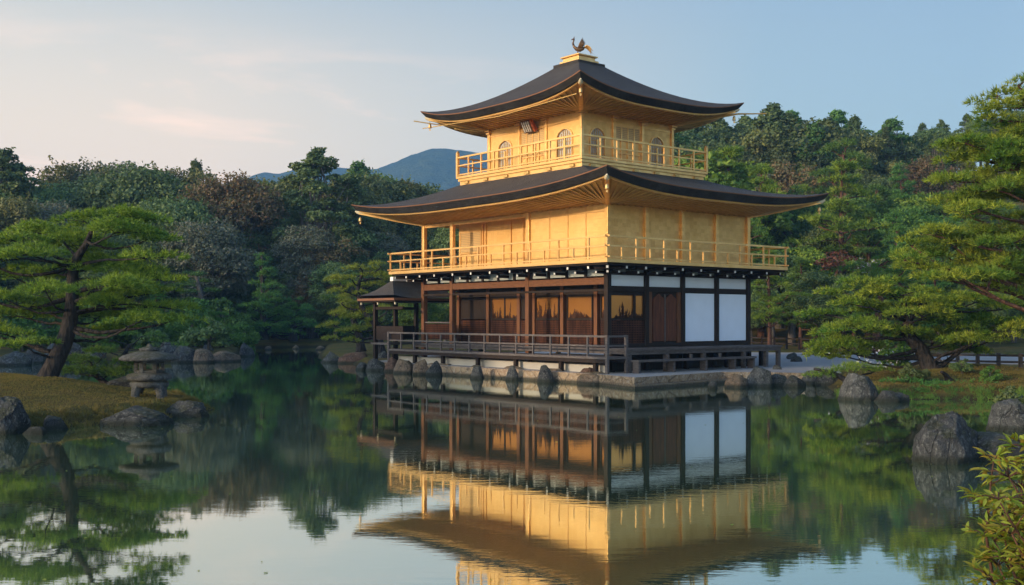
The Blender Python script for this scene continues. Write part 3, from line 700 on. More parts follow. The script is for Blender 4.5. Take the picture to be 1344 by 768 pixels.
railing([(a1,b0),(a0,b0),(a0,b1),(a1,b1),(a1,b0)], 8.13, (8.20, 8.58, 8.92),
        [((a0+.95,b0),(a1-.75,b0),6), ((a0,b0+.9),(a0,b1-.75),7), ((a0+.8,b1),(a1-.7,b1),6), ((a1,b0+.8),(a1,b1-.8),6)], None, GOLD, parent=pl, short=False, ext=0.0)
for x, y in ((a0,b0),(a1,b0),(a0,b1),(a1,b1)):
    part('corner_post', MB().box(x-0.055, x+0.055, y-0.055, y+0.055, 8.131, 9.13).lathe([(0.05, 9.131), (0.06, 9.16), (0.03, 9.20)], 8, (x, y, 0)), GOLD, pl)
VX0, VX1, VY0, VY1 = 2.47, 7.48, 3.9, 9.47
def wall_with_arch(name, face, p0, p1, ap0, ap1):
    """gilt wall bay with a bell-shaped (katomado) opening; face 'L' plane x=VX0, 'R' plane y=VY0"""
    def fn(a, z, t): return (VX0+t, a, z) if face == 'L' else (a, VY0+t, z)
    c = (ap0+ap1)/2; hw = (ap1-ap0)/2; z0, zs, z1 = 8.26, 9.12, 9.48
    prof = [(-hw*1.02, z0), (-hw*0.97, 8.7), (-hw, zs), (-hw*0.93, zs+0.13), (-hw*0.72, zs+0.25), (-hw*0.36, zs+0.325), (0, z1), (hw*0.36, zs+0.325), (hw*0.72, zs+0.25), (hw*0.93, zs+0.13), (hw, zs), (hw*0.97, 8.7), (hw*1.02, z0)]
    inner = [(c+x, z) for x, z in prof]
    outer = [(p0, 8.13), (p0, 10.06), (p1, 10.06), (p1, 8.13)]
    # wall: strips left, right, above (column by column) and below the opening
    m = MB()
    def quad(a_, b_, za, zb, zc, zd):
        b = len(m.v); m.v += [fn(a_, za, 0), fn(b_, zb, 0), fn(b_, zc, 0), fn(a_, zd, 0)]; m.f.append((b, b+1, b+2, b+3))
    for i in range(6):                                  # left side strip
        (xa, za), (xb, zb) = inner[i], inner[i+1]
    ins = sorted(inner, key=lambda q: q[0])
    m2 = bmesh.new(); ov = [m2.verts.new(fn(a, z, 0)) for a, z in outer]; iv = [m2.verts.new(fn(a, z, 0)) for a, z in inner]
    oe = [m2.edges.new((ov[i], ov[(i+1) % 4])) for i in range(4)]; ie = [m2.edges.new((iv[i], iv[(i+1) % len(iv)])) for i in range(len(iv))]
    bmesh.ops.triangle_fill(m2, edges=oe+ie, use_beauty=True)
    me = bpy.data.meshes.new('gilt_wall'); m2.to_mesh(me); m2.free()
    link('gilt_wall', me, GOLDP, pav)
    aw = MB(); big = [(c+x*1.12, z0-0.03 if i in (0, 12) else z+0.045) for i, (x, z) in enumerate(prof)]
    n = len(prof); b = len(aw.v)
    for i in range(n):
        for (a, z), t in ((inner[i], -0.035), (big[i], -0.035), (big[i], 0.0), (inner[i], 0.06)): aw.v.append(fn(a, z, t))
    for i in range(n-1):
        o = b+i*4; q = o+4
        for k in range(3): aw.f.append((o+k, o+k+1, q+k+1, q+k))
        aw.f.append((o+3, o, q, q+3))
    fr = part('arched_window', aw, GOLD)
    lt = MB(); lt.prism(inner, lambda a, z, t: fn(a, z, t), 0.05, 0.07); part('window_screen', lt, SCREEN, fr)
    br = MB()
    for k in range(-3, 4):
        a = c+k*hw*0.27; zt = z1-0.03-0.30*abs(k/3)**2
        p_, q_ = fn(a, z0, 0.035), fn(a, zt, 0.035); br.bar(p_, q_, 0.018, 0.018)
    for z in (8.5, 8.75, 9.0, 9.2): br.bar(fn(c-hw*.95, z, 0.03), fn(c+hw*.95, z, 0.03), 0.018, 0.018)
    part('window_bars', br, GOLDS, fr)
    part('open_leaf', MB().box(*sorted((fn(c-hw*0.10,0,0)[0]-(.02 if face=='L' else 0), fn(c+hw*0.14,0,0)[0]+(.02 if face=='L' else 0))), *sorted((fn(c-hw*0.10,0,0)[1]-(.02 if face=='R' else 0), fn(c+hw*0.14,0,0)[1]+(.02 if face=='R' else 0))), 8.26, 9.05), GOLD, fr)
SCREEN = mat('paper_screen', _plaster((0.44, 0.42, 0.40)))
for f_, bs in (('L', ((VY0+.07, 5.82, 4.40, 5.26), (7.60, VY1-.07, 8.02, 8.86))), ('R', ((VX0+.07, 4.10, 2.93, 3.68), (5.82, VX1-.07, 6.24, 6.98)))):
    for p0, p1, q0, q1 in bs: wall_with_arch('gilt_wall', f_, p0, p1, q0, q1)
def door3(face, p0, p1):
    def bx(mb, a0_, a1_, d0, d1, z0, z1): return mb.box(VX0+d0, VX0+d1, a0_, a1_, z0, z1) if face == 'L' else mb.box(a0_, a1_, VY0+d0, VY0+d1, z0, z1)
    n_ = 4; w_ = (p1-p0)/n_
    d = part('panelled_door', bx(MB(), p0-0.3 if False else p0, p1, 0.03, 0.07, 8.13, 10.06), GOLDP)
    m_ = MB()
    for k in range(n_+1): q = p0+k*w_; q = min(max(q, p0+.025), p1-.025); bx(m_, q-0.025, q+0.025, -0.012, 0.028, 8.25, 9.68)
    for z in (8.22, 8.62, 9.12, 9.68): bx(m_, p0, p1, -0.015, 0.027, z, z+0.05)
    part('door_frame', m_, GOLD, d)
    for k in range(n_):
        o = bx(MB(), p0+k*w_+0.03, p0+(k+1)*w_-0.03, 0.005, 0.026, 9.19, 9.66); part('door_lattice', o, LATG, d)
        if k in (0, 3) or face == 'L': pass
door3('L', 5.97, 7.46); door3('R', 4.26, 5.66)
part('gilt_rear_wall', MB().box(VX1-0.05, VX1, VY0+.07, VY1-.07, 8.13, 10.06).box(VX0+.07, VX1-.07, VY1-0.05, VY1, 8.13, 10.06), GOLDP)
for x, y in [(VX0,VY0),(4.17,VY0),(5.75,VY0),(VX1,VY0),(VX0,5.89),(VX0,7.53),(VX0,VY1),(VX1,VY1),(VX1,6.7),(5,VY1)]:
    part('gilt_post', MB().box(x-0.07, x+0.07, y-0.07, y+0.07, 8.131, 10.05), GOLD, bevel=0.01)
    bxs = MB().box(x-0.11, x+0.11, y-0.11, y+0.11, 9.86, 9.93).box(x-0.16, x+0.16, y-0.16, y+0.16, 9.96, 10.04)
    part('capital', bxs, GOLD)
part('wall_rail', MB().box(VX0-0.025, VX0-0.002, VY0+.08, VY1-.08, 9.74, 9.80).box(VX0+.08, VX1-.08, VY0-0.025, VY0-0.002, 9.74, 9.80), GOLD)
# long thin poles under the upper eaves
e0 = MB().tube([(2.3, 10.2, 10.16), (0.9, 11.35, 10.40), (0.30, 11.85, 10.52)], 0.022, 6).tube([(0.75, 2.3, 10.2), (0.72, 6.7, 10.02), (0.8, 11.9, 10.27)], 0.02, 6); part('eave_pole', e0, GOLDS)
e1 = MB().tube([(8.2, 3.0, 10.20), (9.3, 1.98, 10.46), (10.3, 1.35, 10.50)], [0.05, 0.035, 0.02], 6); part('eave_pole', e1, GOLD)
# name plaque leaning out under the eave
pq = part('plaque', MB().bar(Vector((VX0-0.38, 6.75, 10.02)), Vector((VX0-0.13, 6.75, 9.58)), 0.56, 0.05), BRONZE)
m_ = MB()
for k in (-0.18, -0.06, 0.06, 0.18): m_.bar(Vector((VX0-0.39, 6.75+k, 9.97)), Vector((VX0-0.185, 6.75+k, 9.61)), 0.04, 0.06)
part('plaque_strips', m_, CAPW, pq)
part('plaque_side', MB().bar(Vector((VX0-0.37, 6.40, 10.02)), Vector((VX0-0.10, 6.40, 9.6)), 0.08, 0.14), mat('vermilion_paint', _plaster((0.42, 0.10, 0.03))), pq)
# roof finial base
fb = MB().box(4.22, 5.72, 5.95, 7.45, 12.50, 12.63); part('ridge_base', fb, SHIN)
part('finial_base', MB().box(4.40, 5.54, 6.13, 7.27, 12.632, 12.76).box(4.50, 5.44, 6.23, 7.17, 12.76, 12.90).box(4.42, 5.52, 6.15, 7.25, 12.90, 12.96), GOLD, bevel=0.015)

# --- decks
dk = part('low_deck', MB().box(0.0, 0.98, 0.0, 13.4, 0.85, 0.93), WOODG)
m_ = MB()
for i in range(1, 6): m_.box(i*0.163-0.004, i*0.163+0.004, 0.01, 13.39, 0.9305, 0.9312)
part('deck_beam', MB().box(0.03, 0.13, 0.05, 13.35, 0.72, 0.849).box(0.80, 0.92, 0.05, 13.35, 0.72, 0.849), WOODB, dk)
for y in (0.75, 2.5, 5.0, 7.3, 9.6, 11.6, 13.2): part('deck_leg', MB().box(0.12, 0.26, y-0.07, y+0.07, 0.2, 0.849), WOODB, dk)
railing([(0.96, 0.04), (0.04, 0.04), (0.04, 13.36)], 0.93, (1.30, 1.62), [((0.04,0.99),(0.04,12.41),12)], None, WOODG, parent=dk, short=False, w=0.06, ext=0.05)
for x, y in ((0.04,0.04),(0.94,0.04),(0.04,13.36)): part('corner_post', MB().box(x-.05, x+.05, y-.05, y+.05, 0.2, 1.66), WOODG, dk)
hd = part('high_deck', MB().box(1.0, 9.54, 0.0, 1.10, 1.11, 1.19).box(1.0, 1.14, 1.10, 13.0, 1.11, 1.19), WOODG)
part('deck_beam', MB().box(1.0, 9.5, 0.05, 0.15, 0.98, 1.109).box(1.0, 9.5, 0.85, 0.97, 0.98, 1.109).box(1.02, 1.12, 0.2, 13, 1.0, 1.109), WOODG, hd)
for x in (1.15, 3.0, 5.0, 7.3, 8.65, 9.42): part('deck_leg', MB().box(x-.07, x+.07, 0.05, 0.19, 0.3, 1.0), WOODG, hd); part('deck_leg', MB().box(x-.07, x+.07, 0.86, 1.0, 0.3, 1.0), WOODB, hd)
st = part('step_bench', MB().box(1.06, 7.4, -0.42, -0.06, 0.74, 0.81), WOODG)
for x in (1.15, 2.9, 4.6, 6.2, 7.3): part('bench_leg', MB().box(x-.05, x+.05, -0.38, -0.10, 0.34, 0.739), WOODG, st)
for x in (2.9, 4.1, 5.7): part('bench_block', MB().box(x-.04, x+.04, -0.12, -0.04, 0.812, 0.96), WOODG, st)
part('under_floor_skirt', MB().box(WX0, WX1, WY0+.05, WY0+.1, 0.36, 1.10), WOODB)
part('foundation_band', MB().box(0.42, 0.60, 0.55, 13.2, 0.30, 0.62), LIME)
part('foundation', MB().box(1.35, 8.7, 1.3, 12.2, 0.3, 0.60), KERB)

# --- side porch (annex) over the water on the far left
def small_roof():
    x0, x1, y0, y1, ze, zr = -0.35, 2.9, 12.35, 15.35, 3.10, 3.92
    m = MB(); ns = 13; ym = (y0+y1)/2
    e = lambda s, y: (x0+(x1-x0)*s, y, ze+0.10*abs(2*s-1)**3)
    for side in (0, 1):
        rows = []
        for j in range(9):
            t = j/8; g = 1-(1-t)**1.5
            y = ym+(y1-ym)*t if side == 0 else ym+(y0-ym)*t
            row = [(lambda s: (x0+0.9*(1-t)*(1 if s < .5 else 0)*(1-2*s if s < .5 else 0)+(x1-x0)*s, y, zr+(ze-zr)*g+0.12*abs(2*s-1)**3*t))(i/(ns-1)) for i in range(ns)]
            rows.append(row)
        m.grid(rows)
    rows = []                                            # hipped end towards the water
    for j in range(9):
        t = j/8; g = 1-(1-t)**1.5; row = []
        for i in range(9):
            s = i/8; xr = x0+0.9*(1-t); y = ym+(y0+(y1-y0)*s-ym)*t
            row.append((xr, y, zr+(ze-zr)*g+0.12*t))
        rows.append(row)
    m.grid(rows)
    r = part('porch_roof', m, SHIN, smooth=True)
    part('porch_eave', MB().box(x0+.01, x1-.05, y0+.03, y1-.03, ze-0.10, ze-0.0), COPPER, r)
    part('porch_soffit', MB().box(x0+.1, x1-.1, y0+.1, y1-.1, ze-0.17, ze-0.105), WOODB, r)
    part('ridge_cap', MB().box(x0+0.85, x1-.1, ym-0.12, ym+0.12, zr-0.06, zr+0.12), CAPW, r)
    for x, y in ((x0+.15, y0+.15), (x0+.15, y1-.15), (x0+.15, ym)): part('eave_tip', MB().box(x-.03, x+.03, y-.03, y+.03, ze-0.27, ze-0.175), CAPG, r)
small_roof()
for x, y in ((0.15, 14.6), (2.3, 14.6), (1.2, 14.6)): part('porch_post', MB().box(x-.08, x+.08, y-.08, y+.08, 0.1, 2.95), WOODB)
part('porch_floor', MB().box(0.0, 2.5, 13.45, 14.75, 1.1, 1.18), WOODG)
part('porch_parapet', MB().box(0.12, 0.18, 12.4, 14.5, 1.3, 1.9), WOODB); part('porch_parapet', MB().box(0.25, 2.2, 14.58, 14.63, 1.3, 1.9), WOODB)
part('porch_beam', MB().box(0.1, 0.2, 12.4, 14.7, 2.62, 2.74).box(0.1, 2.4, 14.55, 14.65, 2.62, 2.74), WOODB)

# --- wind bells hanging from the roof corners, phoenix on top
def bell(p, label):
    p = pav.matrix_world @ p if False else B(p.x, p.y, p.z)
    r = empty('wind_bell', p, 0, label, 'wind bell', 'wind bells hanging from the roof corners')
    MB().tube([(0,0,0), (0,0,-0.10)], 0.008, 6).build('hanger', BRONZE, r)
    MB().lathe([(0.02,-0.10),(0.05,-0.12),(0.06,-0.18),(0.065,-0.24),(0.08,-0.27)], 12).build('bell_body', GOLD, r, True)
    MB().box(-0.03,0.03,-0.004,0.004,-0.38,-0.30).tube([(0,0,-.25),(0,0,-.30)],0.006,6).build('clapper', GOLD, r)
nm = {0: 'front corner above the water', 1: 'right-hand corner', 2: 'rear corner', 3: 'left-hand corner'}
for i, (p, rn) in enumerate(bell_pts):
    if i % 4 == 2: continue
    bell(p, 'small gilt wind bell under the %s roof at its %s' % ('lower' if i < 4 else 'upper', nm[i % 4]))

ph_s = 0.84
ph = empty('phoenix_statue', B(4.97, 6.7, 12.96), R(0), 'bronze phoenix statue with raised wings and tail plumes standing on the roof top', 'statue')
b = MB(); b.tube([(-0.30,0,0.66),(-0.24,0,0.50),(-0.12,0,0.40),(0.04,0,0.37),(0.18,0,0.42),(0.28,0,0.50)], [0.045,0.06,0.10,0.12,0.085,0.03], 12)
b.tube([(-0.28,0,0.58),(-0.30,0,0.70),(-0.26,0,0.80),(-0.25,0,0.86)], [0.055,0.042,0.035,0.035], 10)
b.build('body', BRONZE, ph, True)
MB().tube([(-0.22,0,0.85),(-0.26,0,0.88),(-0.32,0,0.87),(-0.40,0,0.84)], [0.03,0.052,0.035,0.006], 10).build('head', BRONZE, ph, True)
MB().tube([(-0.24,0,0.91),(-0.25,0,0.97),(-0.21,0,1.0)], [0.02,0.022,0.004], 6).build('crest', BRONZE, ph, True)
for s in (-1, 1):
    MB().tube([(-0.06*1,0.05*s,0.36),(-0.07,0.06*s,0.18),(-0.06,0.06*s,0.0)], [0.035,0.018,0.016], 8).build('leg', BRONZE, ph, True)
    wmb = MB(); n_ = 7
    for k in range(n_):
        t = k/(n_-1); wmb.tube([(-0.05+0.12*t,0.09*s,0.42),(0.02+0.16*t,0.14*s,0.62-0.04*t),(0.16+0.14*t,0.17*s,0.92-0.26*t)], [0.03,0.035,0.008], 6, sq=0.5)
    wmb.build('wing', BRONZE, ph, True)
tmb = MB()
for k in range(6):
    t = k/5; tmb.tube([(0.24,(t-.5)*.10,0.48),(0.38,(t-.5)*.22,0.56-0.10*t),(0.52+0.03*t,(t-.5)*.3,0.46-0.16*t),(0.62+0.04*math.sin(k*2),(t-.5)*.36,0.30-0.12*t)], [0.022,0.022,0.02,0.012], 6)
tmb.build('tail', GOLD, ph, True)

ph.scale = (ph_s, ph_s, ph_s)

# ---------------------------------------------------------------- rocks
def rock_mesh(seed, sub=3, rough=0.16, taper=None):
    bm = bmesh.new(); bmesh.ops.create_icosphere(bm, subdivisions=sub+1, radius=1.0)
    rng = random.Random(seed); off = Vector((seed*3.7, seed*1.3, seed*2.1)); ex = rng.uniform(2.15, 2.7); tp = rng.uniform(0.12, 0.34)
    planes = [(Vector((rng.gauss(0,1), rng.gauss(0,1), rng.gauss(0.2,.6))).normalized(), rng.uniform(0.62, 0.92)) for _ in range(11)]
    planes.append((Vector((rng.gauss(0,.22), rng.gauss(0,.22), 1)).normalized(), rng.uniform(0.66, 0.86)))
    for v in bm.verts:
        d = v.co.normalized(); p = d/((abs(d.x)**ex+abs(d.y)**ex+abs(d.z)**ex)**(1/ex))*0.98
        p = p*(1+rough*mnoise.fractal(d*1.1+off, 1.0, 2.0, 3))
        for n_, k0 in planes:                            # planes cut facets, so it reads as broken stone
            k = p.dot(n_)
            if k > k0: p -= n_*(k-k0)*0.94
        p *= 1+0.05*mnoise.fractal(p*3.5+off, 1.0, 2.0, 4)+0.025*mnoise.noise(p*11+off)
        q_ = 1-(tp if taper is None else taper)*max(-0.4, p.z); p.x *= q_; p.y *= q_; v.co = p
    me = bpy.data.meshes.new('rock'); bm.to_mesh(me); bm.free(); return me
def rock(p, size, m, seed, label, group=None, rz=None, name='rock', sub=3, tilt=0.0, taper=None):
    o = link(name, rock_mesh(seed, sub, taper=taper), m, None, True); o.location = p; o.scale = size
    o.rotation_euler = (tilt, tilt*0.6, (seed*1.7) % 6.28 if rz is None else rz)
    return tag(o, label, 'rock', group)
def rock_px(u0, u1, v0, v1, m, seed, label, group=None, depth=1.0, **k):
    """rock whose outline spans the given pixels and whose foot meets the water at v1"""
    vw = v1; Y = CAMH*FPX/(vw-HOR); w_ = (u1-u0)/FPX*Y/2; h_ = (v1-v0)/FPX*Y
    d = w_*depth; Yc = Y+d*0.6
    X = ((u0+u1)/2-672)/FPX*Yc
    return rock((X, Yc, h_*0.12), (w_*1.12, d, h_*0.98), m, seed, label, group, rz=k.pop('rz', 0.3*math.sin(seed)), **k)

# right foreground
rock_px(1198, 1292, 540, 607, ROCKD, 1, 'big dark humped boulder in the water at right, larger of the near pair', sub=5, taper=0.10, rz=0.5, depth=0.8)
rock_px(1256, 1350, 567, 604, ROCKD, 2, 'long low dark slab joined to the big humped boulder at right', sub=4, depth=0.7, taper=0.05)
rock_px(1289, 1352, 523, 566, ROCKG, 3, 'grey pointed boulder on the bank behind the big humped boulder', sub=4)
rock_px(1100, 1148, 489, 526, ROCKG, 4, 'upright pale grey boulder at the tip of the right-hand bank under the pine', sub=4)
rock_px(1150, 1180, 512, 528, ROCKD, 5, 'small low rock beside the upright grey boulder on the right bank', sub=3)
rock_px(1170, 1192, 513, 527, ROCKG, 35, 'small rounded rock right of the low rock on the right bank', sub=3)
# shore between terrace and right bank
G1 = 'rocks between the terrace and the right-hand bank'
rock_px(929, 941, 498, 510, ROCKG, 6, 'small round stone standing in the water off the terrace step')
for i, (u0, u1, v0, v1, m, lb) in enumerate([
    (953, 984, 488, 509, ROCKT, 'brownish rounded rock at the left end of the row right of the terrace'),
    (981, 1012, 477, 508, ROCKG, 'tallest grey rock in the row right of the terrace'),
    (1013, 1027, 477, 498, ROCKG, 'narrow block-shaped rock behind the row right of the terrace'),
    (1008, 1034, 489, 507, ROCKG, 'grey rock between the tallest rock and the dark one right of the terrace'),
    (1032, 1058, 492, 508, ROCKD, 'dark rock at the right end of the row right of the terrace'),
    (1052, 1078, 486, 504, ROCKG, 'flat grey rock where the gravel court meets the right-hand bank'),
    (1072, 1100, 490, 507, ROCKD, 'low dark rock under the right-hand pine branches')]):
    rock_px(u0, u1, v0, v1, m, 40+i, lb, G1)
# upright stones along the terrace under the railing
for i, (u, v0, v1, w_, m, lb) in enumerate([
    (773, 481, 503, 26, ROCKR, 'reddish brown upright boulder under the deck corner'),
    (715, 477, 502, 23, ROCKD, 'dark pointed upright stone second from the deck corner'),
    (672, 479, 499, 17, ROCKG, 'small grey-green upright stone third from the deck corner'),
    (626, 478, 497, 19, ROCKG, 'grey-green upright stone fourth from the deck corner'),
    (571, 473, 493, 21, ROCKD, 'dark upright stone at the left end of the tan ledge')]):
    rock_px(u-w_/2, u+w_/2, v0, v1, m, 60+i, lb, 'upright stones along the terrace', depth=0.5, taper=0.06)
# tan ledge slabs between them
L_ = [(0.15, 0.7), (0.9, 2.15), (2.6, 4.6), (5.0, 6.9), (7.4, 9.8)]
for i, (y0, y1) in enumerate([(0.1, 1.2), (2.2, 3.6), (4.3, 5.7), (6.3, 8.0), (8.9, 10.6)]):
    o = rock(B(0.10, (y0+y1)/2, 0.12), (0.42, (y1-y0)*0.68, 0.42), ROCKT, 80+i, ['short tan ledge stone nearest the deck corner', 'tan ledge stone between the reddish boulder and the dark pointed stone', 'tan ledge stone between the dark pointed stone and the third upright stone', 'long tan ledge stone between the third and fourth upright stones', 'long tan ledge stone left of the fourth upright stone'][i], 'tan ledge stones under the railing', rz=BA, name='ledge_stone')
for i, (u0, u1, v0, v1, m, lb) in enumerate([
    (540, 566, 473, 492, ROCKT, 'orange-brown blocky rock under the left end of the deck'),
    (517, 544, 470, 490, ROCKT, 'tan rounded rock under the left end of the deck'),
    (503, 524, 470, 488, ROCKR, 'brown rock at the foot of the left deck end post'),
    (481, 507, 472, 487, ROCKD, 'dark low rock left of the deck end'),
    (468, 487, 475, 486, ROCKD, 'smallest dark rock left of the deck end, in the water'),
    (447, 488, 461, 477, ROCKR, 'wide brown rock under the leaning pine trunks'),
    (422, 448, 461, 476, ROCKG, 'pale grey rock at the left end of the rocks by the pavilion'),
    (492, 512, 462, 480, ROCKD, 'dark rock behind the others at the left deck end')]):
    rock_px(u0, u1, v0, v1, m, 100+i, lb, 'rocks at the left end of the pavilion')
# left islet
rock_px(-30, 35, 517, 570, ROCKD, 120, 'large blue-grey block of stone at the left edge of the mossy islet', sub=5, depth=0.8)
rock_px(55, 86, 543, 565, ROCKD, 121, 'small dark stone set in the islet bank between moss and water', sub=4)
rock_px(138, 226, 534, 559, ROCKD, 122, 'broad flat dark boulder under the stone lantern', sub=5, depth=0.6)
rock_px(214, 270, 524, 548, ROCKD, 123, 'dark sloping boulder at the right tip of the islet', sub=5, depth=0.7)
rock(at(168, 507, 28.6), (0.75, 0.45, 0.30), ROCKD, 124, 'dark rounded rock behind the stone lantern on the islet', sub=4)
rock_px(28, 62, 559, 571, ROCKD, 125, 'low brownish stone at the islet waterline', sub=4, depth=.6)
rock_px(205, 228, 547, 557, ROCKD, 126, 'small mossy stone between the lantern boulder and the sloping boulder', sub=4, depth=.6)
# far left shore rocks
fl = [(0,40,462,480),(30,62,458,477),(58,92,450,476),(84,118,447,474),(112,140,456,476),(178,206,446,466),(206,240,446,474),(228,262,454,476),(252,280,455,476),(262,284,452,468),(276,316,460,475),(312,333,451,468)]
fll = ['pale boulder at the far left edge of the rear shore','small bluish rock right of the pale boulder on the rear shore','tall bluish rock behind the left pine trunk','blue-grey rock right of the tall bluish rock behind the pine trunk','low rock left of the lantern roof on the rear shore','rock right above the lantern roof on the rear shore','wide pale rock right of the lantern roof on the rear shore','square grey rock in the middle of the rear left shore','brownish small rock in the rear left shore row','grey rock set back in the rear left shore row','yellowish flat rock near the tip of the rear left shore','round grey rock at the tip of the rear left shore']
for i, (u0, u1, v0, v1) in enumerate(fl):
    rock_px(u0, u1, v0, v1, [ROCKG, ROCKD, ROCKG, ROCKD][i % 4] if i not in (8, 10) else ROCKT, 140+i, fll[i], 'rocks along the rear left shore')
for i, (u, v, s) in enumerate([(388,458,.6),(420,459,.7),(352,459,.6)]):
    rock_px(u-8*s, u+8*s, v-5, v+0.3, ROCKT, 170+i, 'tiny rock at the foot of the far dark bank', 'tiny rocks at the foot of the far bank', sub=2)
for i, (u, v, s) in enumerate([(1062,462,12),(1085,458,9),(1040,464,9),(1046,450,8)]):
    rock(Vector((at(u, v, 56-3*i).x, 56-3*i, TZ+0.08)), (s*.035, s*.03, s*.025), ROCKG, 180+i, 'whitish garden rock behind the gravel court, right of the pavilion', 'garden rocks behind the gravel court', sub=2)

# ---------------------------------------------------------------- foliage
def quads_from(C, A, Bv):                # centres, half-axes -> diamond leaves
    n = len(C); V = np.empty((n, 4, 3)); V[:,0] = C-A; V[:,1] = C+Bv; V[:,2] = C+A; V[:,3] = C-Bv
    return V.reshape(-1, 3), np.arange(n*4).reshape(n, 4)
def unit(v): return v/np.maximum(np.linalg.norm(v, axis=-1, keepdims=True), 1e-9)
def leaf_cloud(rng, pts, nrm, size, aspect=0.55, jitter=0.9):
    n = len(pts); nn = unit(nrm+rng.normal(size=(n,3))*jitter); a = unit(np.cross(nn, rng.normal(size=(n,3)))); b = np.cross(nn, a)
    s = size*rng.uniform(0.6, 1.35, (n,1))
    return quads_from(pts, a*s, b*s*aspect)
def needles(rng, pts, dirs, k, length, width, spread=0.75):
    n = len(pts); D = unit(dirs[:,None,:]+rng.normal(size=(n,k,3))*spread); l = length*rng.uniform(0.6, 1.2, (n,k,1))
    s = unit(np.cross(D, rng.normal(size=(n,k,3))))*width*rng.uniform(0.7, 1.3, (n,k,1))
    P0 = np.repeat(pts[:,None,:], k, 1); V = np.stack([P0-s, P0+s, P0+D*l+s*0.25], 2)
    return V.reshape(-1, 3), np.arange(n*k*3).reshape(n*k, 3)
def pad_tufts(rng, c, rx, ry, rz, dens, tufts_per=90, ang=0.0):
    """a flat foliage pad made of small mounds; returns tuft positions, directions and mound centres"""
    area = rx*ry; nm = max(3, int(area*dens)); P_, D_, M_ = [], [], []
    for i in range(nm):
        r = math.sqrt(rng.uniform(0, 1)); a = rng.uniform(0, 2*math.pi)
        mx, my = r*math.cos(a), r*math.sin(a); mc = np.array([mx*rx, my*ry, rz*0.55*(1-r*r)+rng.normal()*rz*0.22-0.25*rz*r])
        mr = rng.uniform(0.26, 0.48)*min(1.0, 0.55+0.5*min(rx, ry)); n = int(tufts_per*mr*mr*9*0.55)
        t = rng.uniform(0, 2*math.pi, n); q = np.sqrt(rng.uniform(0, 1, n)); zz_ = np.sqrt(1-q*q)
        p = np.stack([q*np.cos(t)*mr*1.15, q*np.sin(t)*mr*1.15, zz_*mr*0.50*rng.uniform(0.15, 1.05, n)-0.05], 1)
        d = np.stack([q*np.cos(t)*1.15+0.5*mx, q*np.sin(t)*1.15+0.5*my, np.full(n, 0.75)], 1)
        P_.append(p+mc); D_.append(unit(d)); M_.append(mc)
    p = np.concatenate(P_); d = np.concatenate(D_); m_ = np.array(M_)
    ca, sa = math.cos(ang), math.sin(ang); Rm = np.array([[ca,-sa,0],[sa,ca,0],[0,0,1]])
    return p@Rm.T+np.array(c), d@Rm.T, m_@Rm.T+np.array(c)
def curve(p, q, bend, n=6, seed=0):
    p = Vector(p); q = Vector(q); r = random.Random(seed); out = []
    o = Vector((r.uniform(-1,1), r.uniform(-1,1), 0))*(q-p).length*0.10
    for i in range(n+1):
        t = i/n; w_ = math.sin(math.pi*t); out.append(p.lerp(q, t)+o*w_+Vector((0,0,bend*w_))+Vector((r.uniform(-1,1), r.uniform(-1,1), r.uniform(-1,1)))*0.02*(q-p).length*w_)
    return out
def pine(name, label, trunk, radii, pads, seed, leafm=L_PINE, barkm=BARKD, dens=4.5, tp=90, nl=0.15, nw=0.006, k=9, group=None, cat='pine tree', limbs=True, spread=0.75, twig=0.012):
    """trunk: list of world points; pads: (centre, rx, ry, rz)"""
    base = Vector(trunk[0]); rng = np.random.default_rng(seed); root = empty(name, base, 0, label, cat, group)
    T = [Vector(p)-base for p in trunk]; m_ = MB(); 
    tt = []                                              # resample trunk smoothly
    for i in range(len(T)-1):
        p0, p1, p2, p3 = T[max(i-1,0)], T[i], T[i+1], T[min(i+2,len(T)-1)]
        for j in range(5):
            t = j/5; tt.append((0.5*((2*p1)+(p2-p0)*t+(2*p0-5*p1+4*p2-p3)*t*t+(3*p1-p0-3*p2+p3)*t**3), radii[i]+(radii[i+1]-radii[i])*t))
    tt.append((T[-1], radii[-1])); m_.tube([a for a, _ in tt], [r*(1.0+0.35*max(0, 1-i/3)) for i, (_, r) in enumerate(tt)], 12)
    PP, DD = [], []
    for i, (c, rx, ry, rz) in enumerate(pads):
        c = Vector(c)-base; p, d, mc = pad_tufts(rng, c, rx, ry, rz, dens, tp, rng.uniform(-.4, .4)); PP.append(p); DD.append(d)
        if limbs:
            best = min(tt, key=lambda a: (a[0]-c).length+2.2*max(0, a[0].z-c.z+0.15)); dist = (best[0]-c).length
            r0 = min(best[1]*0.5, 0.022+0.017*dist); e = c+Vector((0,0,-0.12*rz))
            cv = curve(best[0], e, -0.05*dist+0.10*dist*math.sin(seed+i), 7, seed*31+i)
            m_.tube(cv, [r0+(twig*1.7-r0)*(j/7)**0.8 for j in range(8)], 7)
            for q in mc:
                q = Vector(q); s_ = min(cv[3:], key=lambda a: (a-q).length); m_.tube(curve(s_, q, 0.02, 3, i), [twig*1.3, twig, twig*.7, twig*.5], 4, cap=False)
    m_.build('trunk', barkm, root, True)
    p = np.concatenate(PP); d = np.concatenate(DD); V, F = needles(rng, p, d, k, nl, nw, spread)
    link('crown', np_mesh('crown', V, F), leafm, root)
    return root
def pads_px(lst, Y, seed, yj=1.2, asp=0.8, big=1.0):
    r = random.Random(seed); out = []
    for a in lst:
        u, v, ru, rv = a[:4]; y = Y+(a[4] if len(a) > 4 else r.uniform(-yj, yj)); s = y/FPX
        out.append((at(u, v, y), ru*s*big, max(0.35, ru*s*asp*big), rv*s*big))
    return out
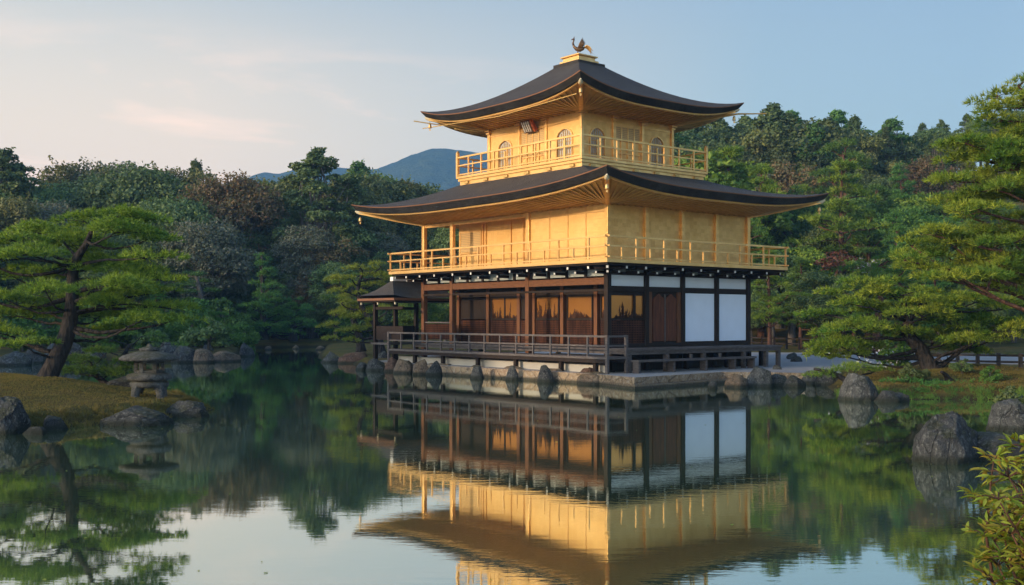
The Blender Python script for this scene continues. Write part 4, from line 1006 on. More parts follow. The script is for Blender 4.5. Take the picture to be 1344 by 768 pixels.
# the left pine on the mossy islet
tr = [at(52, 516, 27.0), at(70, 480, 27.1), at(86, 445, 27.3), at(94, 405, 27.4), at(95, 372, 27.6), at(98, 345, 27.7), at(112, 322, 27.6), at(122, 300, 27.5)]
pl_ = [(150,284,46,11),(112,290,34,10),(192,288,30,8,.4),(60,306,46,12),(22,316,40,10),(150,304,56,13,-.8),(196,312,34,10,.6),(110,322,44,11,1.0),(40,334,46,11,-1.0),(2,340,40,11),(190,338,40,11,-.6),(130,346,50,12,1.3),
       (70,352,44,11,.3),(18,362,46,12,.9),(176,360,44,11,.8),(222,366,24,8,0),(140,374,52,12,-1.2),(200,384,42,10,.5),(60,382,44,11,-1.4),(8,392,44,11,-.4),(108,394,40,10,1.6),(168,398,46,11,-.5),(222,404,34,9,.9),(24,414,44,11,1.2),
       (130,414,44,10,1.2),(186,420,42,9,-.8),(236,416,22,7,.2),(60,408,34,9,.8),(0,436,38,11,-.8),(30,452,34,10,-1.2),(150,432,38,8,1.5),(-40,330,40,12,0),(-45,380,45,12,.5),(-40,430,40,12,.5)]
pine('pine_tree', 'spreading green pine leaning right on the mossy islet beside the stone lantern', tr, [0.27,0.22,0.20,0.17,0.145,0.12,0.08,0.05], pads_px(pl_, 27.4, 11, 1.3, 0.95), 5, L_PINE, BARKD, 12.5, 62, 0.15, 0.011, 9, twig=0.009, spread=0.6)
# low shrub pine on the islet
pine('shrub_pine', 'low dark dwarf pine growing over the water behind the islet, left of the lantern', [at(150,512,30.5), at(130,496,30.6), at(118,480,30.6)], [0.10,0.08,0.05],
     pads_px([(118,474,36,8),(150,484,30,7),(95,486,26,7),(140,462,28,7),(170,476,16,6),(120,492,34,7)], 30.6, 3, .6), 8, L_FRESH, BARKD, 8, 70, 0.13, 0.011, 9, twig=.009)
pine('shrub_pine', 'bright green bushy pine mound between the leaning pine trunk and the lantern', [at(160,470,52), at(165,462,52), at(170,452,52)], [0.12,0.1,0.05],
     pads_px([(150,446,34,8),(185,441,30,8),(165,460,40,8),(215,452,24,7),(135,458,22,7)], 52, 4, .9), 9, L_FRESH, BARKD, 3.5, 60, 0.18, 0.011, 8, twig=.014)
# the tall right pine: its trunk stands just outside the picture
tr = [Vector((16.2, 29.0, 0.5)), Vector((15.9, 29.2, 2.2)), Vector((16.4, 29.3, 4.0)), Vector((15.9, 29.3, 6.0)), Vector((15.6, 29.2, 7.6)), Vector((15.3, 29.1, 9.0))]
pr = [(1336,112,34,9,0),(1308,128,28,8,.5),(1345,140,46,10,-.4),(1318,158,36,9,.3),(1270,188,46,10,-.2),(1320,184,46,11,.6),(1350,200,50,11,-.5),(1290,208,44,10,.8),(1326,222,46,11,0),
      (1262,238,44,10,.3),(1308,248,48,11,-.6),(1350,256,44,11,.2),(1246,262,32,9,.9),(1290,276,46,10,-.8),(1340,290,40,10,.9),(1225,308,44,11,-.2),(1275,312,50,12,.5),(1330,318,48,12,-1.0),(1196,322,30,9,.4),
      (1240,334,46,11,1.0),(1298,342,50,12,-.4),(1350,348,40,11,0.6),(1210,352,40,10,.2),(1265,366,50,11,-1.1),(1320,368,46,11,.8),(1360,390,40,11,-.7),(1370,170,40,12,.4),(1380,250,40,12,.4),(1385,320,40,12,.4),(1400,130,44,12,.2)]
r_ = random.Random(5)
pine('pine_tree', 'tall layered bright green pine filling the right edge of the view, trunk outside it', tr, [0.34,0.29,0.25,0.20,0.14,0.07], pads_px(pr+[(u+r_.uniform(-22,22), v+r_.uniform(8,20), ru*.8, rv) for u, v, ru, rv, *_ in pr[::2]], 28.9, 21, .9, 1.0, 1.0), 12, L_PINEY, BARKR, 9.0, 62, 0.17, 0.0125, 9, twig=0.011, spread=0.6)
# the low right pine leaning over the bank
tr = [at(1226,492,33.5), at(1216,474,33.6), at(1208,458,33.7), at(1190,436,33.8), at(1196,414,33.8), at(1215,396,33.8)]
pr = [(1150,372,34,9,.5),(1110,384,26,8,.9),(1185,386,40,10,-.3),(1230,392,46,11,.4),(1280,396,44,11,-.5),(1330,402,40,11,.2),(1125,400,34,9,-.2),(1165,410,40,10,.8),(1212,414,46,11,-.9),(1262,420,46,11,.6),(1312,426,46,11,-.2),
      (1095,414,30,8,.2),(1130,430,40,10,-.9),(1180,438,44,10,.2),(1085,436,26,8,.6),(1100,452,34,9,-.3),(1140,456,34,9,.9),(1235,442,44,10,1.1),(1285,446,42,9,-.9),(1335,436,36,9,.5),(1080,464,20,6,-.1),(1112,468,28,7,.2),(1255,460,36,8,1.4)]
pine('pine_tree', 'wide low yellow-green pine on the right-hand bank, trunk leaning left over the rocks', tr, [0.28,0.24,0.21,0.17,0.12,0.07], pads_px(pr, 33.4, 31, 1.2, 0.9, 1.1), 14, L_PINEY, BARKD, 9.0, 60, 0.17, 0.0135, 9, twig=0.011, spread=0.6)
pine('shrub_pine', 'flat creeping pine hanging over the water left of the upright grey boulder', [Vector((9.9,31.6,.3)), Vector((9.4,31.6,.6)), Vector((8.8,31.6,.75))], [0.09,0.07,0.04],
     pads_px([(1090,486,26,6,-1),(1125,482,24,5,-.5),(1150,486,24,5,0.5),(1078,492,14,5,-1)], 32.6, 5, .5), 19, L_PINE, BARKD, 5, 85, 0.13, 0.0075, 9)
pine('shrub_pine', 'dark creeping mat of needles draped over the right-hand bank below the leaning pine trunk', [Vector((12.6,31.2,.4)), Vector((12.4,31.0,.6)), Vector((12.2,30.8,.7))], [0.09,0.07,0.04],
     pads_px([(1185,500,22,4,0),(1210,504,26,4,-.3),(1245,503,28,4,.2),(1280,505,28,4,0),(1310,503,26,4,.3),(1225,512,24,3,-.5),(1265,514,24,3,-.5),(1300,514,22,3,-.4),(1190,511,16,3,-.4)], 30.9, 5, .3), 20, L_PINED, BARKD, 5, 70, 0.12, 0.010, 9)
# pine behind it (deeper green)
pine('pine_tree', 'deep green layered pine between the pavilion corner and the low right pine', [at(1152,462,47), at(1150,430,47), at(1156,390,47), at(1150,350,47)], [0.2,0.17,0.13,0.06],
     pads_px([(1165,342,24,8),(1190,352,30,8),(1150,360,30,8),(1185,372,32,8),(1130,380,26,8),(1130,352,24,7),(1170,334,20,7),(1200,336,24,8)], 47, 41, 1.5), 23, L_FRESH, BARKR, 2.6, 62, 0.20, 0.012, 8, twig=.016)
# trimmed pine by the left end of the pavilion
pine('pine_tree', 'trimmed yellow-green cloud pine with curved leaning trunks left of the pavilion', [at(500,466,55), at(497,445,55), at(492,425,55), at(476,405,55), at(470,380,55), at(476,358,55)], [0.26,0.22,0.18,0.14,0.10,0.06],
     pads_px([(474,352,24,5),(492,362,20,5),(462,366,26,5),(488,376,26,5),(452,382,24,5),(474,388,26,5),(498,392,22,5),(448,398,26,5),(470,404,26,5),(440,412,22,5),(462,418,26,5),(490,410,24,5),(440,428,22,5),(460,436,22,5),(498,426,18,5),(446,444,18,5),(504,366,20,5),(512,384,20,5),(510,404,20,5),(500,350,20,5),(506,420,18,5)], 55, 51, 1.2), 29, L_YELL, BARKD, 3.6, 62, 0.20, 0.013, 8, twig=.018)
for i, (u0, v0, u1, v1) in enumerate([(474,462,470,405)]):
    pine('pine_tree', 'darker second pine stem leaning left under the trimmed cloud pine', [at(u0,v0,57.5), at(u0-3,440,57.5), at(u0-10,420,57.5), at(u1-10,v1-5,57.5)], [0.24,0.2,0.16,0.06], pads_px([(446,370,20,5),(470,362,20,5),(440,392,20,5),(484,400,22,6)], 57.5, 55, 1), 31, L_FRESH, BARKD, 2.0, 60, .2, .013, 8, twig=.018)
pine('pine_tree', 'deep green pine with a straight leaning trunk on the far left shore', [at(272,426,80), at(268,405,80), at(262,380,80), at(258,362,80)], [0.24,0.2,0.16,0.08],
     pads_px([(248,362,20,5),(262,372,24,5),(240,376,20,5),(254,386,26,5),(276,382,18,5),(236,396,18,5),(262,398,20,5)], 80, 61, 1.5), 33, L_PINED, BARKG, 1.6, 50, 0.26, 0.018, 7, twig=.022)
def tier_px(u, v0, v1, w0, w1, Y, n, seed):
    r = random.Random(seed); o = []
    for i in range(n):
        t = i/(n-1); v = v0+(v1-v0)*t; w_ = w0+(w1-w0)*t
        for k in range(1 if t < .15 else (2 if t < .5 else 3)): o.append((u+r.uniform(-.55,.55)*w_, v+r.uniform(-3,3), w_*r.uniform(.38,.62), 5, r.uniform(-.5,.5)*w_*Y/FPX))
    return o
pine('pine_tree', 'cone-shaped deep green layered pine at the middle of the far left shore', [at(346,446,84), at(345,400,84), at(344,334,84)], [0.3,0.22,0.05], pads_px(tier_px(345,336,434,12,50,84,15,3), 84, 1), 35, L_PINED, BARKD, 1.5, 46, 0.28, 0.019, 7, twig=.022)
pine('pine_tree', 'broad low deep green pine right of the cone-shaped pine on the far shore', [at(385,448,86), at(384,420,86), at(382,400,86)], [0.3,0.22,0.1], pads_px(tier_px(378,392,436,26,56,86,8,5), 86, 2), 37, L_PINED, BARKD, 1.5, 46, 0.28, 0.019, 7, twig=.022)
pine('shrub_pine', 'rounded low green pine right of the far left rocks', [at(292,456,70), at(292,445,70), at(292,430,70)], [0.15,0.12,0.06], pads_px(tier_px(292,414,448,18,36,70,6,7), 70, 3), 39, L_FRESH, BARKD, 1.8, 50, 0.24, 0.016, 7, twig=.02)
pine('shrub_pine', 'small rounded green bush pine above the middle of the far left rocks', [at(240,452,66), at(240,445,66), at(240,438,66)], [0.12,0.1,0.06], pads_px(tier_px(240,428,448,16,26,66,4,9), 66, 4), 43, L_FRESH, BARKD, 1.8, 50, 0.22, 0.015, 7, twig=.02)

# ---- templates for the woods (unit scale metres), copied with shared meshes
def broad(seed, H, W, leafm, barkm=BARKG, n=26000, ls=0.115, lobes=70, low=0.22, lname='broadleaf_tree', cone=0.0):
    rng = np.random.default_rng(seed); root = empty(lname); c = np.array([0, 0, H*(low+(1-low)*0.5)]); rz = H*(1-low)*0.5
    d = unit(rng.normal(size=(lobes,3))); rr = rng.uniform(0.55, 1.0, (lobes,1))**0.6
    L = d*rr*np.array([W/2, W/2, rz])*0.80+c; L[:,2] += rng.normal(size=lobes)*0.15
    if cone:
        zt_ = rng.uniform(0, 1, lobes)**1.15; zt_[:6] = (1.0, .97, .93, .9, .86, .82); ang_ = rng.uniform(0, 6.28, lobes); rad_ = W/2*0.85*(1-zt_**(1.0+2.2*(1-cone)))*np.sqrt(rng.uniform(.15, 1, lobes))*rng.uniform(.7, 1.15, lobes)
        L = np.stack([rad_*np.cos(ang_), rad_*np.sin(ang_), c[2]-rz+2*rz*zt_*0.97], 1)
    lr = rng.uniform(0.10, 0.22, lobes)*W*(1.0-0.25*rr[:,0])*(0.66 if cone else 1.0)
    if cone: lr *= np.clip(1.05-0.5*((L[:,2]-c[2])/rz*0.5+0.5), .3, 1)
    P_, Nn = [], []
    for i in range(lobes):
        k = int(n*lr[i]**2/np.sum(lr**2)); q = unit(rng.normal(size=(k,3))); q[:,2] = np.where(q[:,2] < -0.3, -q[:,2]*0.6, q[:,2]); q = unit(q)
        bumpy = 1+0.22*np.sin(q[:,:1]*7+i)*np.sin(q[:,1:2]*6+2*i)+rng.normal(size=(k,1))*0.10
        P_.append(L[i]+q*lr[i]*bumpy*rng.uniform(0.55,1.0,(k,1))**0.3*np.array([1,1,0.78])); Nn.append(q)
    p = np.concatenate(P_); nn = np.concatenate(Nn)+np.array([0,0,0.4]); V, F = leaf_cloud(rng, p, nn, ls)
    m_ = MB(); m_.tube([(0,0,-0.6),(0.05,0,H*.15),(0.15,-.1,H*.4),(0,.1,H*.8)], [W*.045, W*.036, W*.028, W*.008], 9)
    for i in range(0, lobes, 2):
        z0 = H*rng.uniform(.15,.55); m_.tube(curve((0.08,-.04,z0), L[i], 0.2, 4, i), [W*.014, W*.010, W*.007, W*.005, W*.002], 5)
    tw_ = 90 if H > 5 else 0                               # twigs that break the outline
    if tw_:
        k_ = rng.integers(0, len(p), tw_); st = p[k_]; dr = unit(st-c+np.array([0,0,1.2])+rng.normal(size=(tw_,3))*.6)
        for a_, b_ in zip(st, dr):
            e_ = a_+b_*rng.uniform(.25, .6)
            q_ = a_+(e_-a_)*rng.uniform(.2, 1, (14, 1))+rng.normal(size=(14, 3))*.06; V2, F2 = leaf_cloud(rng, q_, rng.normal(size=(14, 3)), ls*.9); F = np.concatenate([F, F2+len(V)]); V = np.concatenate([V, V2])
    m_.build('trunk', barkm, root, True); link('crown', np_mesh('crown', V, F), leafm, root); return root
def tallpine(seed, H, leafm, barkm=BARKG, bare=0.5, W=4.5, npad=26, cone=0.3):
    rng = np.random.default_rng(seed); pads = []
    for i in range(npad):
        t = (i+rng.uniform(0,1))/npad; z = H*(bare+(1-bare)*t); w_ = W*0.5*(1-t**(1.6 if cone < .5 else 1.0))*(0.75+.5*rng.uniform())+0.25
        a = rng.uniform(0, 6.28); r = w_*rng.uniform(0.15, 0.75); pr_ = max(0.5, w_*0.55); pads.append((Vector((math.cos(a)*r, math.sin(a)*r, z)), pr_, pr_*0.8, 0.32))
    bx = rng.normal()*0.3
    return pine('tall_pine_tree', None, [Vector((0,0,-0.6)), Vector((bx*.5,0,H*.35)), Vector((bx,0.1,H*.7)), Vector((0,0,H*.98))], [0.19,0.15,0.11,0.03], pads, seed, leafm, barkm, 1.9, 40, 0.30, 0.022, 7, cat='tree', twig=.02)
def shapes():
    T = {}
    T['broad'] = [broad(1, 10, 8.4, L_BROAD), broad(2, 11, 7.6, L_BROAD, lobes=80), broad(3, 9, 8.8, L_BROAD, lobes=60)]
    T['olive'] = [broad(4, 10, 7.6, L_OLIVE, lobes=52, ls=.11), broad(5, 9, 6.8, L_OLIVE, lobes=40, ls=.11)]
    T['rust'] = [broad(6, 10, 7.4, L_RUST, lobes=80, ls=0.10, n=22000), broad(7, 8, 6.5, L_RUST, lobes=60, ls=0.10, n=15000)]
    T['grey'] = [broad(8, 8.5, 7.8, L_GREY, lobes=80, ls=0.10), broad(15, 9.5, 5.5, L_GREY, lobes=80, ls=0.09, n=15000)]
    T['fresh'] = [broad(9, 7, 6.5, L_FRESH, lobes=60, ls=.10, n=20000), broad(16, 6, 6.0, L_PINE, lobes=50, ls=.10, n=16000)]
    T['bush'] = [broad(10, 2.2, 3.0, L_FRESH, n=3500, lobes=24, low=.0, ls=.10, lname='shrub'), broad(11, 1.6, 2.6, L_BROAD, n=3500, lobes=24, low=.0, ls=.09, lname='shrub')]
    T['tall'] = [broad(71, 13, 7.4, L_BROAD, lobes=110, n=22000, ls=.11, low=.40, cone=.35, lname='tall_tree'), broad(72, 12, 8.0, L_PINED, lobes=90, n=22000, ls=.11, low=.36, cone=.2, lname='tall_tree'), broad(73, 14, 7.0, L_BROAD, lobes=120, n=22000, ls=.10, low=.34, cone=.5, lname='tall_tree')]
    T['layer'] = [tallpine(81, 9, L_PINED, BARKR, .12, 6.5, 30), tallpine(82, 8, L_FRESH, BARKR, .15, 7.0, 26), tallpine(83, 8.5, L_PINE, BARKR, .2, 6.5, 28)]
    return T
TT = shapes(); USED = set()
def plant(kind, idx, X, Y, s, label, group, rz, cat='tree', name=None, zoff=0.0, sz=None):
    src = TT[kind][idx % len(TT[kind])]
    if src.name in USED: o = copy_tree(src)
    else: o = src; USED.add(src.name)
    o.location = (X, Y, gz(X, Y)+zoff-0.05); o.rotation_euler = (0, 0, rz); o.scale = (s, s, sz or s)
    o['label'] = label; o['category'] = cat; o['group'] = group
    return o
def top_px(kind, idx, u, vtop, Y, label, group, seed=0, cat='tree', wide=1.0):
    """tree whose top reaches pixel row vtop"""
    X = (u-672)/FPX*Y; zt = CAMH+(HOR-vtop)/FPX*Y+(0.9 if kind == 'tall' else 0.3); H = {'broad':(10,11,9),'olive':(10,9),'rust':(10,8),'grey':(8.5,9.5),'fresh':(7,6),'bush':(2.2,1.6),'tall':(13,12,14),'layer':(9,8,8.5)}[kind]
    H = H[idx % len(H)]*1.0; s = max(0.25, (zt-gz(X, Y))/H)
    return plant(kind, idx, X, Y, s*wide, label, group, (u*0.37+seed) % 6.28, cat, sz=s)
rnd = random.Random(77)
# --- far left woods: (kind, idx, u, top v, Y)
GL = 'trees of the wood behind the left shore'
for kind, idx, u, v, Y, lb in [
    ('tall',0,8,208,98,'thin-crowned tree topping the wood at the far left edge'),
    ('broad',0,55,232,100,'dark round-crowned tree in the wood above the top of the left pine'),
    ('olive',0,100,216,108,'pale-topped tree standing above the wood behind the left pine'),
    ('broad',1,140,222,104,'dark full tree of the wood right above the left pine crown'),
    ('grey',0,155,216,112,'greyish tree top right above the left pine crown'),
    ('broad',2,190,226,102,'wide dark tree behind the right shoulder of the left pine'),
    ('olive',0,235,222,108,'olive tree on the wood skyline left of the rust-brown tree'),
    ('rust',0,300,224,96,'big rust-brown tree on the skyline of the left wood'),
    ('rust',1,335,240,100,'smaller rust-tinged tree right of the big rust-brown one'),
    ('broad',0,350,238,112,'dark tree at the left foot of the blue mountain'),
    ('olive',1,372,238,106,'olive tree below the left end of the blue mountain'),
    ('tall',0,418,207,98,'tall thin tree rising against the blue mountain'),
    ('olive',0,452,238,104,'olive-green tree right of the tall thin tree'),
    ('broad',2,490,234,110,'dark tree on the skyline left of the upper balcony'),
    ('olive',1,525,244,112,'olive tree behind the left tip of the lower roof'),
    ('broad',1,560,240,116,'dark tree behind the lower roof'),
    ('grey',0,272,292,88,'grey-green dome-shaped tree in the middle of the left wood'),
    ('broad',2,235,262,92,'dark tree behind the grey-green dome'),
    ('broad',0,200,300,88,'dark tree between the left pine and the grey-green dome'),
    ('grey',1,402,290,92,'pale bare-looking grey tree below the tall thin tree'),
    ('rust',1,438,300,94,'brownish tree left of the pavilion lower roof'),
    ('broad',1,330,300,96,'dark tree behind the cone-shaped pine'),
    ('broad',0,470,300,96,'dark tree behind the left end of the lower roof'),
    ('grey',1,505,300,98,'grey-green tree seen under the lower roof tip'),
    ('rust',1,412,345,92,'low reddish-brown tree left of the trimmed cloud pine'),
    ('broad',2,380,350,93,'low dark tree left of the reddish-brown one'),
    ('broad',1,440,340,90,'dark tree close behind the trimmed cloud pine'),
    ('broad',0,520,345,94,'dark tree behind the side porch'),
    ('fresh',0,548,388,72,'fresh green tree seen through the open porch'),
    ('fresh',0,585,384,76,'second fresh green tree seen through the open porch, nearer the posts'),
    ('olive',0,20,262,90,'olive tree at the far left behind the pine'),
    ('grey',0,70,268,94,'grey tree behind the left pine top'),
    ('broad',1,110,290,86,'dark tree behind the trunk fork of the left pine'),
    ('broad',2,30,330,82,'low dark tree behind the left pine'),
    ('broad',0,140,350,80,'low dark tree filling the gap behind the left pine branches'),
    ('layer',0,205,372,76,'layered dark pine right behind the left pine branches'),
    ('broad',2,300,370,92,'low dark tree left of the cone-shaped pine'),
    ('broad',2,410,395,91,'low dark tree at the far shore by the path'),
    ('broad',1,350,390,95,'low dark tree hidden behind the cone-shaped pine')]:
    top_px(kind, idx, u, v, Y, lb, GL, 1.0, wide=1.35 if kind == 'tall' else 1.0)
for i in range(26):                                       # depth of the wood behind the named ones
    u = -120+i*27+rnd.uniform(-8, 8); Y = rnd.uniform(112, 138); kind = rnd.choice(['broad','broad','olive','tall'])
    top_px(kind, i, u, rnd.uniform(226, 248) if kind != 'tall' else rnd.uniform(222, 236), Y, 'dark tree deep in the wood behind the left shore, little more than its top showing', 'trees deep in the left wood', i)
for i in range(14):
    u = -140+i*17; Y = rnd.uniform(70, 90); top_px(rnd.choice(['broad','layer','broad']), i, u, rnd.uniform(330, 400), Y, 'low dark tree in the shade behind the leaning pine', 'low trees behind the leaning pine', i)
# --- right hill
GR = 'trees on the hillside right of the pavilion'
for i in range(22):
    u = 868+i*24+rnd.uniform(-11, 11); vt = 162-7*math.sin((u-880)/90)-max(0, u-1230)*0.22+rnd.uniform(-9, 9)
    top_px('tall' if i % 4 else 'broad', i, u, vt if i % 4 else vt+4, rnd.uniform(118, 132), 'tall dark thin-trunked tree on the hill skyline right of the pavilion', 'tall trees on the right skyline', i, wide=rnd.uniform(1.05, 1.45))
for i in range(34):
    u = 860+i*15.5+rnd.uniform(-8, 8); top_px(rnd.choice(['broad','broad','tall','olive']), i, u, 177-max(0, u-1230)*0.22+rnd.uniform(-10, 12), rnd.uniform(112, 126), 'dark tree just under the hill skyline right of the pavilion', 'dark trees under the right skyline', i)
for kind, idx, u, v, Y, lb in [
    ('fresh',1,905,206,86,'yellow-green spreading tree right behind the upper balcony'),
    ('layer',2,955,214,84,'light green flat-topped pine right of the upper balcony'),
    ('layer',2,1000,236,82,'light green pine above the right tip of the lower roof'),
    ('rust',1,1045,205,104,'brown bare-looking tree in the middle of the hillside'),
    ('layer',1,1105,203,98,'green spreading tree in front of the dark skyline trees'),
    ('layer',2,1105,232,76,'pale green pine with a reddish bare trunk on the slope'),
    ('rust',1,1230,200,100,'brownish tree on the slope left of the tall right pine'),
    ('layer',0,1180,228,96,'dark green layered tree left of the tall right pine'),
    ('layer',1,1150,262,88,'green layered tree low on the slope right of the red-trunked pine'),
    ('layer',0,1040,262,86,'dark layered tree between the lower roof tip and the red-trunked pine'),
    ('fresh',0,1190,276,84,'green rounded tree behind the tall right pine'),
    ('grey',1,1020,214,104,'small grey tree on the slope beside the brown one')]:
    top_px(kind, idx, u, v, Y, lb, GR, 2.0)
for row, (Y0, Y1, va, vb, n_) in enumerate([(102,110,226,250,20),(88,98,256,290,20),(72,82,292,332,18),(62,68,338,372,14)]):
    for i in range(n_):
        u = 880+i*(480/n_)+rnd.uniform(-9, 9)
        if row == 3 and u < 985: continue
        kind = rnd.choice(['layer','layer','broad','fresh','layer','broad'] if row else ['broad','layer','olive','broad'])
        top_px(kind, rnd.randrange(6), u, rnd.uniform(va, vb), rnd.uniform(Y0, Y1), ['dark green tree on the upper slope right of the pavilion', 'green layered tree on the middle slope right of the pavilion', 'green tree low on the slope right of the pavilion', 'low green tree at the foot of the slope behind the gravel court'][row], ['upper slope trees','middle slope trees','lower slope trees','foot of slope trees'][row], i)
for i in range(10):                                       # behind the pavilion
    top_px('broad', i, 590+i*32, rnd.uniform(250, 280), rnd.uniform(90, 110), 'dark tree hidden behind the pavilion', 'trees behind the pavilion', i)
# red maple and white blossom
mp_ = broad(12, 1.9, 2.4, L_RED, n=700, lobes=22, ls=.09, low=.1, lname='maple_shrub', barkm=BARKR); mp_.location = (*at(1097, 350, 66).xy, at(1097, 350, 66).z); mp_.location.z = at(1097, 362, 66).z; mp_.scale = (1.3, 1.2, 0.8)
tag(mp_, 'red-leaved maple in the green slope below the right roof tip', 'maple')
wb = broad(13, 1.5, 2.6, PETALG, n=260, lobes=26, ls=.07, low=.1, lname='blossom_shrub', barkm=BARKG); wb.location = at(1140, 362, 68); wb.scale = (1.3, 1.2, 0.7); tag(wb, 'pale whitish blossoming tree on the slope right of the red maple', 'blossom tree')
# bushes
for i, (kind, u, v, Y, s, lb) in enumerate([('bush',1175,482,36.5,.55,'low green shrub with white flowers under the right pine'),('bush',1262,500,32,.28,'low dark shrub right of the leaning pine trunk'),('bush',1300,508,31,.22,'mossy green shrub at the right edge of the bank'),
        ('bush',1340,520,24,.45,'green shrub behind the grey pointed boulder'),('bush',270,452,72,.9,'green shrub on the rear left shore'),('bush',200,456,62,.8,'green shrub above the lantern roof'),('bush',320,446,76,.9,'green shrub at the tip of the rear left shore'),
        ('bush',100,462,60,.8,'green shrub behind the tall bluish rock'),('bush',30,466,60,.9,'green shrub at the far left of the rear shore'),('bush',1200,506,31,.35,'low mossy shrub hanging over the right bank')]):
    p = at(u, v, Y); o = plant(kind, i, p.x, p.y, s, lb, None, i*1.1, 'shrub')
    if 'group' in o: del o['group']
fl_ = np.random.default_rng(5); c0 = at(1178, 468, 36.4); q = c0+Vector((0,0,0)); pp = np.array(q)+fl_.normal(size=(260,3))*np.array([.65,.45,.17])
V, F = leaf_cloud(fl_, pp, np.tile([0,-.6,.6],(260,1)), 0.038, 0.9); tag(link('white_flowers', np_mesh('white_flowers', V, F), PETAL), 'scattered white flowers under the right pine', 'flowers', kind='stuff')
# bank tops of grass
rg = np.random.default_rng(9)
def grass(label, cx_, cy_, rx, ry, n, h, m):
    p = np.stack([cx_+rg.normal(size=n)*rx, cy_+rg.normal(size=n)*ry], 1); sd = pond_sd(p[:,0], p[:,1]); p = p[sd > 0.12]; z = terr(p[:,0], p[:,1])
    P3 = np.column_stack([p, z-0.01]); D = np.tile([0,0,1.0], (len(P3),1)); V, F = needles(rg, P3, D, 3, h, 0.006, 0.55)
    o = link('grass', np_mesh('grass', V, F), m); tag(o, label, 'grass', kind='stuff')
L_GRASS = mat('short_grass', _leaf((0.17, 0.13, 0.03), (0.10, 0.105, 0.022), (0.22, 0.15, 0.05), 0.3, 2.0, 0.0))
grass('short golden moss and grass covering the islet', -12, 26, 3.2, 3.2, 52000, 0.045, L_GRASS)
grass('short mossy grass on the right-hand bank', 13.5, 31, 2.6, 2.6, 26000, 0.06, L_GRASS)

# ---- woods left of the picture: they shade the lower part of the place and show in the amber windows
for i in range(30):
    a = i/29; X = -44-7*math.sin(i*2.3); Y = -6+a*92; plant(['broad','olive','broad'][i % 3], i, X, Y, (1.08 if 22 < Y < 42 else (0.42 if Y <= 22 else 0.85))*(1+0.08*math.sin(i*1.7)), 'dark tree of the wood left of the view', 'trees on the left bank outside the view', i*1.3)

# ---------------------------------------------------------------- stone lantern on the islet
lp = at(196, 527, 25.6)
ln_ = empty('stone_lantern', (lp.x, lp.y, lp.z-0.02), R(12), 'wide-capped grey stone snow-viewing lantern standing on the flat boulder at the islet edge', 'stone lantern')
for k in range(4):
    a = math.pi/4+k*math.pi/2; ca, sa = math.cos(a), math.sin(a)
    MB().tube([(0.30*ca,0.30*sa,0.44),(0.36*ca,0.36*sa,0.34),(0.40*ca,0.40*sa,0.20),(0.40*ca,0.40*sa,0.0)], [0.13,0.12,0.10,0.105], 8).build('leg', LANT, ln_, False, 0.015)
MB().lathe([(0.40,0.36),(0.44,0.40),(0.45,0.46),(0.40,0.50)], 24).build('base_ring', LANT, ln_, True)
MB().lathe([(0.34,0.50),(0.50,0.55),(0.52,0.60),(0.50,0.66),(0.36,0.70)], 24).build('platform', LANT, ln_, True)
fb_ = MB()
for k in range(6):
    a = k*math.pi/3; fb_.box(-0.045,0.045,-0.045,0.045,0.70,0.98); n = len(fb_.v)
    for j in range(n-8, n): x, y, z = fb_.v[j]; fb_.v[j] = (x+0.30*math.cos(a), y+0.30*math.sin(a), z)
fb_.lathe([(0.33,0.69),(0.34,0.76),(0.30,0.77)], 6).lathe([(0.31,0.93),(0.35,0.94),(0.35,1.0)], 6)
fb_.build('firebox', LANT, ln_, False, 0.008)
MB().lathe([(0.24,0.99),(0.60,0.985),(0.68,1.01),(0.685,1.06),(0.60,1.11),(0.40,1.17),(0.20,1.215),(0.10,1.22)], 32).build('cap', LANT, ln_, True)
MB().lathe([(0.14,1.20),(0.23,1.225),(0.235,1.27),(0.15,1.30),(0.07,1.315),(0.055,1.35),(0.02,1.385)], 20).build('finial', LANT, ln_, True)

# ---------------------------------------------------------------- fences
def fence(name, pts, h, label, npost, m=WOODG):
    base = Vector(pts[0]); r = empty(name, base, 0, label, 'fence'); q = [Vector(p)-base for p in pts]
    for (a, b) in zip(q[:-1], q[1:]):
        n = npost
        for i in range(n+1):
            p = a.lerp(b, i/n); MB().box(p.x-.05, p.x+.05, p.y-.05, p.y+.05, p.z-0.3, p.z+h).build('fence_post', m, r)
        for z in (h*0.45, h*0.85): MB().bar(a+Vector((0,0,z)), b+Vector((0,0,z)), 0.05, 0.07).build('fence_rail', m, r)
def gp(u, Y, dz=0): X = (u-672)/FPX*Y; return Vector((X, Y, max(gz(X, Y), TZ)+dz))
fence('wooden_fence', [gp(1232, 38), gp(1370, 33.5)], 0.52, 'low wooden rail fence behind the bank at the right edge', 5)
fence('wooden_fence', [gp(984, 64), gp(1066, 62)], 0.7, 'low wooden rail fence behind the gravel court next to the pavilion', 5, WOODB)
fence('wooden_fence', [gp(372, 90), gp(440, 92)], 0.8, 'low pale fence on the far shore left of the cloud pine', 6)
fence('wooden_fence', [gp(220, 76), gp(300, 79)], 0.6, 'low fence behind the rear left rocks', 7, WOODB)

